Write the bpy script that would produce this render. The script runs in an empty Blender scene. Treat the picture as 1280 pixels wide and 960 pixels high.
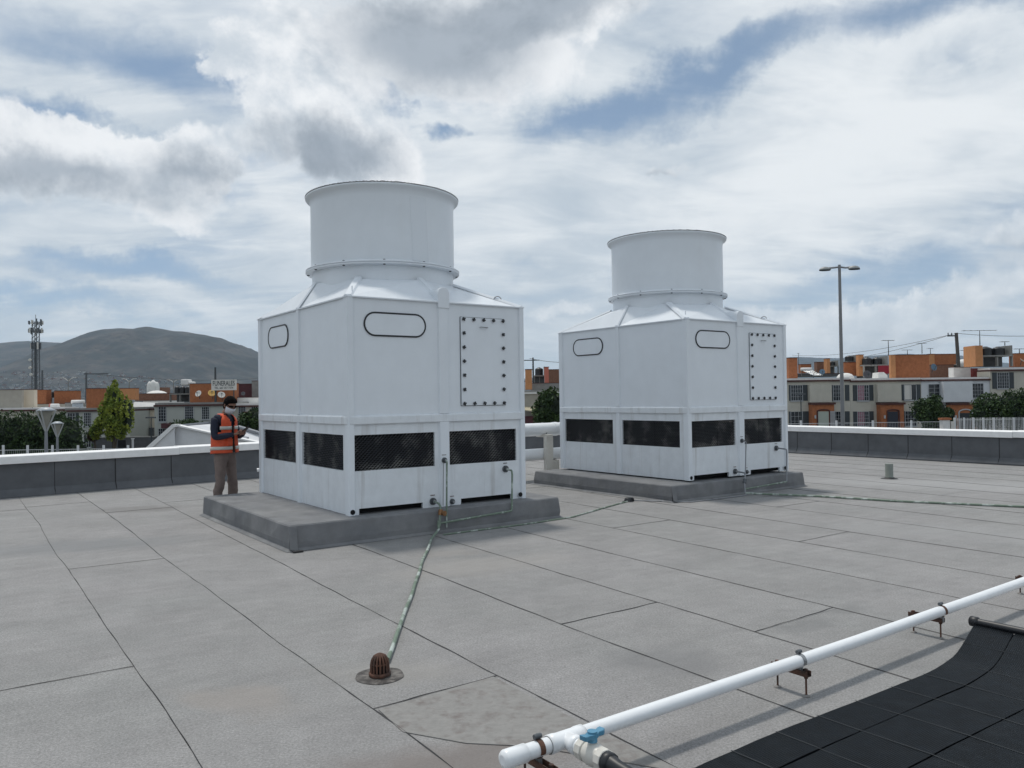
import bpy, bmesh, math, random
from math import sin, cos, pi, radians, atan2, sqrt, degrees, asin, exp
from mathutils import Vector, Matrix, noise
random.seed(7)
S = bpy.context.scene
COL = S.collection
# ------------------------------------------------------------------ camera
FPX, PIT, ROL, CH = 998.1, .017, -.0139, 1.65
Fv = Vector((0, cos(PIT), sin(PIT))); R0 = Vector((1, 0, 0)); U0 = Vector((0, -sin(PIT), cos(PIT)))
Rv = R0*cos(ROL) + U0*sin(ROL); Uv = -R0*sin(ROL) + U0*cos(ROL)
cd = bpy.data.cameras.new('camera'); cam = bpy.data.objects.new('camera', cd); COL.objects.link(cam)
M4 = Matrix((Rv, Uv, -Fv)).transposed().to_4x4(); M4.translation = Vector((0, 0, CH)); cam.matrix_world = M4
cd.sensor_width = 36; cd.lens = FPX/1280*36; cd.clip_start = .05; cd.clip_end = 30000
S.camera = cam
# ------------------------------------------------------------------ exposure, sun
S.view_settings.view_transform = 'Standard'; S.view_settings.look = 'None'
S.view_settings.exposure = 0; S.view_settings.gamma = 1
YAW = .9513
A = Vector((sin(YAW), cos(YAW))); B = Vector((-cos(YAW), sin(YAW))); ROT = atan2(A.y, A.x)
C1 = Vector((-1.9322, 9.3961)); C2 = Vector((2.8088, 12.7575))
SUNV = Vector((B.x*.36 + A.x*.02, B.y*.36 + A.y*.02, 1)).normalized()
sl = bpy.data.lights.new('sun', 'SUN'); sl.energy = 2.1; sl.angle = radians(6); sl.color = (1, .95, .87)
so = bpy.data.objects.new('sun', sl); COL.objects.link(so); so.location = (0, 0, 40)
so.rotation_euler = SUNV.to_track_quat('Z', 'Y').to_euler()

def ray(x, y): return Fv + Rv*((x-640)/FPX) - Uv*((y-480)/FPX)
def at(x, y, D):
    d = ray(x, y); return Vector((0, 0, CH)) + d*(D/d.y)
def rect(x0, y0, x1, y1, D):
    ym = (y0+y1)/2; xm = (x0+x1)/2
    return at(x0, ym, D).x, at(x1, ym, D).x, at(xm, y1, D).z, at(xm, y0, D).z
def w2(a, b, z=0, C=C1): p = C + A*a + B*b; return Vector((p.x, p.y, z))

# ------------------------------------------------------------------ sky
wd = bpy.data.worlds.new('World'); S.world = wd; wd.use_nodes = True
def sky():
    nt = wd.node_tree; N = nt.nodes; L = nt.links; N.clear()
    def val(s, v):
        if hasattr(v, 'is_output'): L.new(v, s)
        else: s.default_value = v
    def m(op, a, b=0, c=None):
        n = N.new('ShaderNodeMath'); n.operation = op; val(n.inputs[0], a); val(n.inputs[1], b)
        if c is not None: val(n.inputs[2], c)
        return n.outputs[0]
    def vm(op, a, b):
        n = N.new('ShaderNodeVectorMath'); n.operation = op; val(n.inputs[0], a); val(n.inputs[1], b); return n.outputs[0]
    def madd(a, k, c):
        n = N.new('ShaderNodeVectorMath'); n.operation = 'MULTIPLY_ADD'; L.new(a, n.inputs[0]); n.inputs[1].default_value = k; L.new(c, n.inputs[2]); return n.outputs[0]
    def comb(x, y, z):
        n = N.new('ShaderNodeCombineXYZ'); val(n.inputs[0], x); val(n.inputs[1], y); val(n.inputs[2], z); return n.outputs[0]
    def nz(vec, scale, det, rough=.55, out='Fac', dist=0):
        n = N.new('ShaderNodeTexNoise'); L.new(vec, n.inputs['Vector']); n.inputs['Scale'].default_value = scale
        n.inputs['Detail'].default_value = det; n.inputs['Roughness'].default_value = rough; n.inputs['Distortion'].default_value = dist
        return n.outputs[out]
    def ss(x, a, b):
        n = N.new('ShaderNodeMapRange'); n.interpolation_type = 'SMOOTHSTEP'; val(n.inputs['Value'], x)
        n.inputs['From Min'].default_value = a; n.inputs['From Max'].default_value = b; return n.outputs[0]
    def mix(f, a, b):
        n = N.new('ShaderNodeMix'); n.data_type = 'RGBA'; val(n.inputs[0], f)
        for s, v in ((n.inputs[6], a), (n.inputs[7], b)):
            if isinstance(v, tuple): s.default_value = (*v, 1)
            else: L.new(v, s)
        return n.outputs[2]
    tc = N.new('ShaderNodeTexCoord').outputs['Generated']
    sp = N.new('ShaderNodeSeparateXYZ'); L.new(tc, sp.inputs[0]); X, Y, Z = sp.outputs
    st = N.new('ShaderNodeTexSky'); st.sky_type = 'NISHITA'; st.sun_disc = False
    st.sun_elevation = asin(SUNV.z); st.sun_rotation = atan2(SUNV.x, SUNV.y); st.altitude = 2300
    blue = mix(.5, st.outputs[0], (2.5, 3.5, 4.6))
    az = m('MULTIPLY', m('ARCTAN2', X, Y), 180/pi); el = m('MULTIPLY', m('ARCSINE', Z), 180/pi); ae0 = comb(az, el, 0.0)
    wv = vm('SUBTRACT', nz(tc, 3.2, 9, .64, 'Color'), (.5, .5, .5))
    ae = madd(wv, (15, 11, 0), ae0)
    ae_s = madd(wv, (24, 10, 0), ae0)
    def blob(px, py, rx, ry, rot, vec):
        d = ray(px, py).normalized(); k = 1/17.4
        n = N.new('ShaderNodeMapping'); n.vector_type = 'TEXTURE'; L.new(vec, n.inputs[0])
        n.inputs[1].default_value = (degrees(atan2(d.x, d.y)), degrees(asin(d.z)), 0); n.inputs[2].default_value = (0, 0, radians(rot)); n.inputs[3].default_value = (rx*k, ry*k, 1)
        g = N.new('ShaderNodeTexGradient'); g.gradient_type = 'SPHERICAL'; L.new(n.outputs[0], g.inputs[0]); return g.outputs['Fac']
    def add(lst, vec):
        o = None
        for w, *b in lst: t = m('MULTIPLY', blob(*b, vec), w); o = t if o is None else m('ADD', o, t)
        return o
    # high layered cloud, in plane-projected coordinates
    zz = m('ADD', m('MAXIMUM', Z, 0.0), .22); pl = comb(m('DIVIDE', X, zz), m('DIVIDE', Y, zz), 0.0)
    mp = N.new('ShaderNodeMapping'); L.new(pl, mp.inputs[0]); mp.inputs['Rotation'].default_value = (0, 0, radians(-24)); mp.inputs['Scale'].default_value = (.8, 1.5, 1)
    hi = nz(mp.outputs[0], 1.1, 9, .56, dist=.25); hi2 = nz(mp.outputs[0], 2.9, 8, .60, dist=.5)
    hd = m('ADD', m('MULTIPLY', hi, .6), m('MULTIPLY', hi2, .4))
    hb = add([(-.40, 850, 126, 145, 46, 20), (-.26, 715, 165, 110, 26, 12), (-.22, 1110, 12, 230, 34, 6), (-.22, 1190, 88, 80, 40, 20), (-.28, 95, 152, 70, 24, -14), (-.26, 195, 345, 190, 20, 4), (-.22, 80, 392, 240, 16, 3),
              (-.20, 190, 72, 180, 46, -6), (-.30, 545, 180, 50, 14, -4), (-.30, 470, 125, 44, 26, -30), (-.16, 1170, 345, 210, 26, 0), (-.14, 660, 335, 90, 16, 0), (-.12, 280, 245, 200, 20, -4),
              (.26, 1120, 190, 330, 120, 18), (.16, 640, 290, 420, 80, 0), (.14, 900, 260, 260, 90, 6), (.10, 40, 310, 200, 30, 0)], ae_s)
    hcov = ss(m('ADD', hd, hb), .22, .54)
    vs = m('ADD', m('ADD', m('MULTIPLY', hi2, .55), m('MULTIPLY', nz(tc, 2.0, 5), .6)), m('MULTIPLY', hb, .55))
    veil = mix(ss(vs, .42, .78), (4.6, 5.35, 6.1), (7.9, 8.25, 8.5))
    base = mix(m('MULTIPLY_ADD', hcov, .90, .08), blue, veil)
    # cumulus
    cn = nz(tc, 4.2, 11, .60, dist=.2); cn2 = nz(vm('ADD', tc, (-.008, .0, .026)), 4.2, 8, .60, dist=.2)
    masses = [(.95, 570, 45, 250, 105, -4), (1.0, 415, 178, 120, 85, -10), (.62, 340, 85, 80, 90, 20), (.95, 35, 195, 150, 95, -28), (.9, 150, 232, 150, 56, -14), (.9, 255, 205, 85, 62, 10), (.5, 270, 50, 40, 40, 0),
              (.7, 720, 5, 200, 55, 0), (.55, 705, 392, 80, 24, 0), (.55, 945, 372, 80, 34, 0), (.75, 1060, 400, 150, 38, 0), (.8, 1215, 382, 120, 42, 8), (.42, 1290, 300, 80, 44, 0), (.42, 832, 218, 36, 16, 10), (.42, 900, 405, 120, 22, 0)]
    mm = add(masses, ae)
    nn = m('MULTIPLY', m('SUBTRACT', cn, .5), 1.15); nn2 = m('MULTIPLY', m('SUBTRACT', cn2, .5), 1.15)
    dens = m('ADD', nn, m('SUBTRACT', mm, .20))
    cal = m('MULTIPLY', m('MULTIPLY', ss(dens, .0, .2), ss(mm, .0, .14)), m('MULTIPLY_ADD', ss(el, 4.0, 12.0), .3, .7))
    darks = add([(1.1, 560, 60, 240, 92, -4), (1.35, 400, 190, 100, 56, -8), (.75, 130, 252, 170, 34, -8), (.9, 245, 222, 75, 40, 0), (.95, 730, 10, 170, 48, 6), (.4, 40, 225, 90, 50, -20), (.5, 1100, 415, 280, 40, 0), (.5, 832, 222, 36, 14, 10), (.5, 1290, 320, 90, 30, 0)], ae)
    lit = ss(m('SUBTRACT', nn, nn2), -.10, .10)
    shade = ss(m('ADD', darks, m('MULTIPLY', m('SUBTRACT', .5, cn), 1.0)), -.02, .95)
    ccol = mix(shade, mix(lit, (5.6, 6.2, 6.8), (8.5, 8.7, 8.9)), mix(lit, (2.8, 3.25, 3.8), (3.7, 4.2, 4.8)))
    out = mix(m('MULTIPLY', cal, .95), base, ccol)
    hz = m('POWER', m('SUBTRACT', 1.0, m('MINIMUM', m('MAXIMUM', Z, 0.0), 1.0)), 12)
    out = mix(m('MULTIPLY', hz, .5), out, (6.6, 7.4, 8.0))
    bg = N.new('ShaderNodeBackground'); L.new(out, bg.inputs[0]); bg.inputs[1].default_value = .108
    wo = N.new('ShaderNodeOutputWorld'); L.new(bg.outputs[0], wo.inputs[0])
sky()
wd.cycles.sampling_method = 'MANUAL'; wd.cycles.sample_map_resolution = 512

# ------------------------------------------------------------------ helpers
def tag(o, label=None, cat=None, group=None, kind=None):
    if label: o['label'] = label
    if cat: o['category'] = cat
    if group: o['group'] = group
    if kind: o['kind'] = kind
    return o
def empty(name, loc=(0, 0, 0), rz=0, label=None, cat=None, group=None):
    o = bpy.data.objects.new(name, None); COL.objects.link(o); o.location = loc; o.rotation_euler = (0, 0, rz); o.empty_display_size = .2
    return tag(o, label, cat, group)
def copy_tree(o, parent=None):
    c = o.copy(); COL.objects.link(c); c.parent = parent
    for ch in list(o.children): copy_tree(ch, c)
    return c
class MB:
    def __init__(s): s.v = []; s.f = []; s.m = []; s.s = []
    def add(s, vs, fs, mi=0, sm=False):
        k = len(s.v); s.v += [tuple(v) for v in vs]; s.f += [tuple(i+k for i in f) for f in fs]; s.m += [mi]*len(fs); s.s += [sm]*len(fs)
    def box(s, x0, x1, y0, y1, z0, z1, mi=0):
        s.add([(x0,y0,z0),(x1,y0,z0),(x1,y1,z0),(x0,y1,z0),(x0,y0,z1),(x1,y0,z1),(x1,y1,z1),(x0,y1,z1)],
              [(3,2,1,0),(4,5,6,7),(0,1,5,4),(1,2,6,5),(2,3,7,6),(3,0,4,7)], mi)
    def tube(s, pts, r, n=10, mi=0, cap=True, closed=False, sm=True):
        pts = [Vector(p) for p in pts]; k = len(pts); rr = r if isinstance(r, (list, tuple)) else [r]*k
        vs = []; up = Vector((0, 0, 1)); pn = None
        for i, p in enumerate(pts):
            if closed: t = pts[(i+1) % k]-pts[i-1]
            else: t = pts[min(i+1, k-1)]-pts[max(i-1, 0)]
            t.normalize()
            if pn is None: pn = t.orthogonal().normalized() if abs(t.z) > .95 else up.cross(t).normalized()
            pn = (pn - t*pn.dot(t)).normalized(); bn = t.cross(pn)
            for j in range(n):
                a = 2*pi*j/n; vs.append(p + pn*cos(a)*rr[i] + bn*sin(a)*rr[i])
        fs = []
        for i in range(k if closed else k-1):
            for j in range(n): fs.append((i*n+j, i*n+(j+1) % n, ((i+1) % k)*n+(j+1) % n, ((i+1) % k)*n+j))
        s.add(vs, fs, mi, sm)
        if cap and not closed:
            s.add([vs[j] for j in range(n)], [tuple(range(n))[::-1]], mi); s.add([vs[(k-1)*n+j] for j in range(n)], [tuple(range(n))], mi)
    def cyl(s, p0, p1, r, n=16, mi=0, r2=None): s.tube([p0, p1], [r, r if r2 is None else r2], n, mi)
    def lathe(s, prof, c=(0, 0, 0), n=48, mi=0, sm=True):
        vs = [(c[0]+r*cos(2*pi*j/n), c[1]+r*sin(2*pi*j/n), c[2]+z) for r, z in prof for j in range(n)]
        fs = [(i*n+j, i*n+(j+1) % n, (i+1)*n+(j+1) % n, (i+1)*n+j) for i in range(len(prof)-1) for j in range(n)]
        s.add(vs, fs, mi, sm)
    def prism(s, poly, fn, d0, d1, mi=0):
        # poly: 2D points; fn(u, v, d) -> 3D
        n = len(poly); s.add([fn(u, v, d0) for u, v in poly]+[fn(u, v, d1) for u, v in poly],
              [tuple(range(n))[::-1], tuple(range(n, 2*n))]+[(i, (i+1) % n, n+(i+1) % n, n+i) for i in range(n)], mi)
    def build(s, name, mats, parent=None, bevel=0, weld=False, recalc=True):
        me = bpy.data.meshes.new(name); me.from_pydata(s.v, [], s.f)
        mats = mats if isinstance(mats, (list, tuple)) else [mats]
        for mt in mats:
            if mt: me.materials.append(mt)
        me.polygons.foreach_set('material_index', s.m); me.polygons.foreach_set('use_smooth', s.s)
        if recalc or weld:
            bm = bmesh.new(); bm.from_mesh(me)
            if weld: bmesh.ops.remove_doubles(bm, verts=bm.verts, dist=1e-4)
            if recalc: bmesh.ops.recalc_face_normals(bm, faces=bm.faces)
            bm.to_mesh(me); bm.free()
        me.update()
        o = bpy.data.objects.new(name, me); COL.objects.link(o); o.parent = parent
        if bevel:
            b = o.modifiers.new('bevel', 'BEVEL'); b.width = bevel; b.segments = 2; b.limit_method = 'ANGLE'; b.angle_limit = radians(40)
        return o
def share(name, src, parent, loc=(0, 0, 0), rz=0, rot=None):
    o = bpy.data.objects.new(name, src.data); COL.objects.link(o); o.parent = parent; o.location = loc; o.rotation_euler = rot or (0, 0, rz)
    for m_ in src.modifiers:
        if m_.type == 'BEVEL':
            b = o.modifiers.new('bevel', 'BEVEL'); b.width = m_.width; b.segments = m_.segments; b.limit_method = 'ANGLE'; b.angle_limit = m_.angle_limit
    return o

# ------------------------------------------------------------------ materials
def mat(name, col, rough=.7, var=0, scale=3., detail=6, bump=0, bscale=40., metal=0, col2=None, thr=None, spec=.5, rnd=0, streak=0, scol=(.2, .18, .15), vec='Object'):
    """base colour + optional noise towards col2, fine bump, vertical streaks, random value per object"""
    m_ = bpy.data.materials.new(name); m_.use_nodes = True; nt = m_.node_tree; N = nt.nodes; L = nt.links
    p = N['Principled BSDF']; p.inputs['Base Color'].default_value = (*col, 1); p.inputs['Roughness'].default_value = rough
    p.inputs['Metallic'].default_value = metal; p.inputs['Specular IOR Level'].default_value = spec
    tc = N.new('ShaderNodeTexCoord'); co = tc.outputs[vec] if vec != 'Position' else N.new('ShaderNodeNewGeometry').outputs['Position']
    cur = None
    def mixc(f, a, b, mode='MIX'):
        n = N.new('ShaderNodeMix'); n.data_type = 'RGBA'; n.blend_type = mode
        if hasattr(f, 'is_output'): L.new(f, n.inputs[0])
        else: n.inputs[0].default_value = f
        for s_, v in ((n.inputs[6], a), (n.inputs[7], b)):
            if hasattr(v, 'is_output'): L.new(v, s_)
            else: s_.default_value = (*v, 1)
        return n.outputs[2]
    def mr(x, a, b, c=0, d=1):
        n = N.new('ShaderNodeMapRange'); L.new(x, n.inputs[0]); n.inputs[1].default_value = a; n.inputs[2].default_value = b
        n.inputs[3].default_value = c; n.inputs[4].default_value = d; return n.outputs[0]
    def nz(sc, det=6, v=co, r=.6):
        n = N.new('ShaderNodeTexNoise'); L.new(v, n.inputs['Vector']); n.inputs['Scale'].default_value = sc; n.inputs['Detail'].default_value = det; n.inputs['Roughness'].default_value = r
        return n.outputs['Fac']
    cur = col
    if col2: 
        t = thr or (.35, .65); cur = mixc(mr(nz(scale, detail), *t), col, col2)
    if var:
        g = mr(nz(scale*2.3, detail), .3, .7, 1-var, 1+var); n = N.new('ShaderNodeCombineColor')
        for i in range(3): L.new(g, n.inputs[i])
        cur = mixc(1., cur, n.outputs[0], 'MULTIPLY')
    if streak:
        mp = N.new('ShaderNodeMapping'); L.new(co, mp.inputs[0]); mp.inputs['Scale'].default_value = (9, 9, .55)
        cur = mixc(mr(nz(1., 5, mp.outputs[0]), .56, .78, 0, streak), cur, scol)
    if rnd:
        oi = N.new('ShaderNodeObjectInfo'); g = mr(oi.outputs['Random'], 0, 1, 1-rnd, 1+rnd); n = N.new('ShaderNodeCombineColor')
        for i in range(3): L.new(g, n.inputs[i])
        cur = mixc(1., cur, n.outputs[0], 'MULTIPLY')
    if hasattr(cur, 'is_output'): L.new(cur, p.inputs['Base Color'])
    if bump:
        b = N.new('ShaderNodeBump'); b.inputs['Strength'].default_value = bump; b.inputs['Distance'].default_value = .01
        L.new(nz(bscale, 4), b.inputs['Height']); L.new(b.outputs[0], p.inputs['Normal'])
    return m_
M = {}
M['fibre'] = mat('white_fibreglass', (.70, .74, .785), .38, var=.03, scale=1.2, bump=.05, bscale=5, streak=.07, scol=(.50, .49, .47))
M['fibre_dirty'] = mat('dirty_white_fibreglass', (.68, .715, .75), .42, var=.06, scale=2.4, bump=.05, bscale=9, streak=.55, scol=(.33, .31, .29))
M['fibre_lap'] = mat('glossy_gelcoat_patch', (.67, .71, .755), .13, bump=.02, bscale=3)
M['black'] = mat('black_plastic', (.012, .014, .018), .45)
M['fill'] = mat('dusty_black_fill', (.014, .016, .022), .28, col2=(.24, .235, .22), scale=3.2, thr=(.50, .72))
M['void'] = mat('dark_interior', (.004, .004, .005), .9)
M['pvc'] = mat('white_pvc', (.80, .82, .84), .28, var=.03, scale=5, bump=.02, bscale=30, streak=.08, scol=(.5, .46, .4))
M['cream'] = mat('cream_plastic', (.62, .60, .55), .4, var=.05, scale=8)
M['blue'] = mat('blue_plastic', (.085, .25, .38), .4, var=.1, scale=9)
M['rust'] = mat('rusty_steel', (.15, .07, .045), .8, col2=(.045, .03, .025), scale=14, bump=.3, bscale=90, metal=.2)
M['steel'] = mat('grey_steel', (.30, .31, .32), .45, metal=.6, var=.2, scale=12)
M['dsteel'] = mat('dark_steel', (.10, .11, .12), .5, metal=.4, var=.2, scale=8)
M['galv'] = mat('galvanised_pole', (.24, .25, .27), .5, metal=.3, var=.1, scale=3)
M['patina'] = mat('green_painted_flaking_pipe', (.15, .20, .155), .6, col2=(.42, .47, .44), scale=6, thr=(.50, .60), var=.15, bump=.4, bscale=60)
M['brass'] = mat('old_brass', (.25, .13, .06), .5, metal=.6, var=.3, scale=20)
M['mat'] = mat('black_collector_rubber', (.0035, .006, .009), .55, var=.4, scale=6, bump=.2, bscale=60, col2=(.010, .013, .016), thr=(.5, .8), spec=.25)
M['matdust'] = mat('dusty_rubber_weld', (.034, .038, .042), .85, spec=.2)
M['bitumen'] = mat('bitumen', (.018, .018, .02), .6, var=.3, scale=20)
M['coping'] = mat('white_coping_paint', (.82, .82, .82), .6, var=.05, scale=3, streak=.12, scol=(.5, .48, .44), vec='Position')
M['plaster_white'] = mat('white_plaster', (.62, .63, .65), .8, var=.05, scale=2)
M['flash'] = mat('membrane_upstand', (.112, .118, .128), .9, var=.16, scale=1.4, bump=.4, bscale=160, rnd=.06, vec='Position')
M['plinth'] = mat('membrane_plinth', (.155, .16, .17), .9, var=.18, scale=1.6, bump=.5, bscale=150, col2=(.205, .208, .212), vec='Position')
def roofmat():
    m_ = mat('mineral_membrane', (.240, .238, .235), .93, rnd=.035, vec='Position'); nt = m_.node_tree; N = nt.nodes; L = nt.links; p = N['Principled BSDF']
    src = p.inputs['Base Color'].links[0].from_socket
    pos = [n for n in N if n.type == 'NEW_GEOMETRY'][0].outputs['Position']
    def nz(sc, det, r=.6, v=pos):
        n = N.new('ShaderNodeTexNoise'); L.new(v, n.inputs['Vector']); n.inputs['Scale'].default_value = sc; n.inputs['Detail'].default_value = det; n.inputs['Roughness'].default_value = r; return n.outputs['Fac']
    def mr(x, a, b, c, d):
        n = N.new('ShaderNodeMapRange'); L.new(x, n.inputs[0]); n.inputs[1].default_value = a; n.inputs[2].default_value = b; n.inputs[3].default_value = c; n.inputs[4].default_value = d; return n.outputs[0]
    def mul(c, g):
        n = N.new('ShaderNodeMix'); n.data_type = 'RGBA'; n.blend_type = 'MULTIPLY'; n.inputs[0].default_value = 1; L.new(c, n.inputs[6])
        k = N.new('ShaderNodeCombineColor'); [L.new(g, k.inputs[i]) for i in range(3)]; L.new(k.outputs[0], n.inputs[7]); return n.outputs[2]
    def mixc(c, f, col):
        n = N.new('ShaderNodeMix'); n.data_type = 'RGBA'; L.new(f, n.inputs[0]); L.new(c, n.inputs[6]); n.inputs[7].default_value = (*col, 1); return n.outputs[2]
    def spot(x, y, rx, ry, rot):
        n = N.new('ShaderNodeMapping'); n.vector_type = 'TEXTURE'
        wn = N.new('ShaderNodeTexNoise'); L.new(pos, wn.inputs['Vector']); wn.inputs['Scale'].default_value = 3; wn.inputs['Detail'].default_value = 6
        wa = N.new('ShaderNodeVectorMath'); wa.operation = 'MULTIPLY_ADD'; L.new(wn.outputs['Color'], wa.inputs[0]); wa.inputs[1].default_value = (.5, .5, 0); L.new(pos, wa.inputs[2])
        L.new(wa.outputs[0], n.inputs[0]); n.inputs[1].default_value = (x+.25, y+.25, 0); n.inputs[2].default_value = (0, 0, rot); n.inputs[3].default_value = (rx, ry, 5)
        g = N.new('ShaderNodeTexGradient'); g.gradient_type = 'SPHERICAL'; L.new(n.outputs[0], g.inputs[0]); return g.outputs['Fac']
    c = mixc(src, mr(nz(.35, 5), .38, .66, 0, .8), (.262, .255, .256))
    c = mixc(c, mr(nz(.55, 6), .5, .72, 0, .55), (.212, .218, .214))
    c = mul(c, mr(nz(1.7, 8), .3, .7, .90, 1.10)); c = mul(c, mr(nz(7, 6, .7), .3, .7, .93, 1.07))
    c = mul(c, mr(nz(75, 3, .75), .32, .68, .72, 1.28))
    c = mul(c, mr(nz(420, 1, .5), .3, .7, .78, 1.22))
    # dust where rain water has dried, and damp dark marks
    for x, y, rx, ry, rot, col, k in ((-1.55, 4.45, .55, .25, -.4, (.27, .245, .225), .55), (-.75, 4.85, .6, .3, 0, (.27, .26, .245), .5), (-.3, 7.9, 1.2, .5, .5, (.30, .285, .27), .5),
                                      (-.7, 8.5, .5, .2, .3, (.27, .25, .235), .4), (-5.8, 12.4, 1.0, .5, .2, (.17, .165, .16), .7), (-.3, 3.65, .8, .35, .3, (.18, .16, .15), .8),
                                      (-5, 9.3, 1.6, .6, .3, (.19, .195, .2), .7), (.9, 5.0, .5, .4, 0, (.17, .17, .172), .6), (8, 14, 4, 1.2, -.5, (.33, .33, .33), .6), (6, 9, 3, .8, -.5, (.29, .29, .29), .5)):
        c = mixc(c, mr(spot(x, y, rx, ry, rot), 0, .6, 0, k), col)
    mp = N.new('ShaderNodeMapping'); L.new(pos, mp.inputs[0]); mp.inputs['Rotation'].default_value = (0, 0, -ROT); 
    mp.vector_type = 'TEXTURE'; mp.inputs['Rotation'].default_value = (0, 0, ROT); mp.inputs['Scale'].default_value = (1, .12, 1)
    c = mul(c, mr(nz(.9, 6, .65, mp.outputs[0]), .3, .7, 1.06, .94))
    for x, y in ((2.05, 5.75), (2.5, 6.1)): c = mixc(c, mr(spot(x, y, .32, .16, .6), 0, .6, 0, .5), (.17, .172, .172))
    c = mixc(c, mr(nz(2.6, 9, .75), .60, .72, 0, .45), (.19, .195, .19))
    # small dark specks
    c = mixc(c, mr(nz(11, 3, .7), .70, .74, 0, .5), (.10, .10, .10))
    L.new(c, p.inputs['Base Color'])
    b = N.new('ShaderNodeBump'); b.inputs['Strength'].default_value = .6; b.inputs['Distance'].default_value = .004; L.new(nz(330, 2), b.inputs['Height'])
    b2 = N.new('ShaderNodeBump'); b2.inputs['Strength'].default_value = .55; b2.inputs['Distance'].default_value = .05; L.new(nz(2.2, 4), b2.inputs['Height']); L.new(b.outputs[0], b2.inputs['Normal'])
    L.new(b2.outputs[0], p.inputs['Normal']); return m_
M['roof'] = roofmat()
M['reroof'] = mat('worn_patched_membrane', (.235, .23, .222), .95, col2=(.155, .135, .128), scale=9, thr=(.50, .72), bump=.9, bscale=26, var=.1, vec='Position')

# ------------------------------------------------------------------ roof deck
ROOFC = w2(0, 0)
roof = empty('roof_surface', (C1.x, C1.y, 0), ROT); roof['kind'] = 'structure'
BMIN, BMAX, AMAX = -14.5, 10.2, 15.35
d = MB(); d.box(-11, AMAX+.9, BMIN, BMAX+.3, -.25, -.012); d.build('deck', M['bitumen'], roof)
seams = [(-7.0, .02), (-5.95, .02), (-4.95, .02), (-3.9, .015), (-2.875, .012), (-1.955, .013), (-1.075, .025), (-.065, .035), (.95, .05), (1.95, .05), (3.0, .05), (4.02, .05)]
k = 5.05
while k < AMAX+.9: seams.append((k, .045*max(0, min(1, (15-k)/3)))); k += 1.02
def sa(i, b):
    a0, s = seams[i]; bb = max(min(b, 8), -7)
    return a0 + s*bb + .035*noise.noise(Vector((i*7.3, b*.35, 0))) + .010*noise.noise(Vector((i*3.1, b*2.2, 5)))
joints = {3: [5.9, -3.27], 4: [6.2, .3, -9], 5: [4.6, -4.84, -11], 6: [5.3, -7.5], 7: [-4.22, 3], 8: [-5.2, -12, 6], 9: [.8, -8.5], 10: [-1.34, -10], 11: [2.9, -3.35, -12],
          12: [-7.2, 1.6], 13: [-1.5, 5], 14: [4, -5], 15: [.3, -7.5]}
seam_mb = []
def bead(pts, w0, seed):
    """thin irregular bead of bitumen that bled out of a lap joint"""
    m_ = MB(); n = len(pts); vs = []
    for i, p in enumerate(pts):
        t = (Vector(pts[min(i+1, n-1)])-Vector(pts[max(i-1, 0)])).normalized(); nn = Vector((-t.y, t.x))
        w = w0*max(.12, .30+1.3*noise.noise(Vector((seed, i*.31, 1)))+1.0*noise.noise(Vector((seed, i*.06, 3)))+.35)
        for s_ in (-1, 0, 1): vs.append((p[0]+nn.x*w*s_, p[1]+nn.y*w*s_, .0022 + (.0025 if s_ == 0 else 0)))
    fs = []
    for i in range(n-1):
        for j in range(2): fs.append((i*3+j, i*3+3+j, i*3+4+j, i*3+1+j))
    m_.add(vs, fs); return m_
for i in range(len(seams)):
    lo, hi_ = BMIN, BMAX
    right = i < len(seams)-1
    js = sorted([lo]+joints.get(i, [random.uniform(-9, 7)])+[hi_])
    if right:
        for q in range(len(js)-1):
            b0, b1 = js[q]+.002, js[q+1]-.002; n = max(2, int((b1-b0)/.3)); m_ = MB(); z = random.uniform(-.0012, .0004)
            vs = []
            for j in range(n+1):
                b = b0+(b1-b0)*j/n
                vs += [(sa(i, b)+.0015, b, z), (sa(i+1, b)-.0015, b, z), (sa(i, b)+.0015, b, z-.006), (sa(i+1, b)-.0015, b, z-.006)]
            fs = []
            for j in range(n):
                k = j*4; fs += [(k, k+1, k+5, k+4), (k+2, k, k+4, k+6), (k+1, k+3, k+7, k+5)]
            fs += [(0, 2, 3, 1), (n*4, n*4+1, n*4+3, n*4+2)]
            m_.add(vs, fs); worn = (i == 5 and js[q] < -4.9 and js[q+1] < -4.5)
            m_.build('membrane_sheet', M['roof'], roof, recalc=False)
    near = -3 < seams[i][0] < 5; fk = (.42 if i < 5 else .8)
    step = .06 if near else .2
    n = int((hi_-lo)/step)
    bead([(sa(i, lo+j*step), lo+j*step) for j in range(n)], .0055*fk if near else .0075*fk, i*5.5).build('bitumen_seam', M['bitumen'], roof, recalc=False)
    if right:
        for b in joints.get(i, []):
            a0, a1 = sa(i, b), sa(i+1, b); sk = random.uniform(-.03, .05); n = int((a1-a0)/.04)
            bead([(a0+(a1-a0)*j/n, b+sk*j/n+.012*noise.noise(Vector((b, j*.2, 0)))) for j in range(n+1)], .0055, b*3).build('bitumen_seam', M['bitumen'], roof, recalc=False)
# the worn, re-torched patch beside the drain
vs = [(-2.0, -4.87), (-1.6, -4.845), (-1.235, -4.83), (-1.255, -5.4), (-1.25, -6.0), (-1.24, -6.35), (-1.45, -6.0), (-1.62, -5.72), (-1.85, -5.5), (-2.03, -5.2)]
m_ = MB(); m_.prism(vs, lambda u, v, dd: (u, v, dd), .0005, .004); m_.build('worn_patch', M['reroof'], roof)
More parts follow.
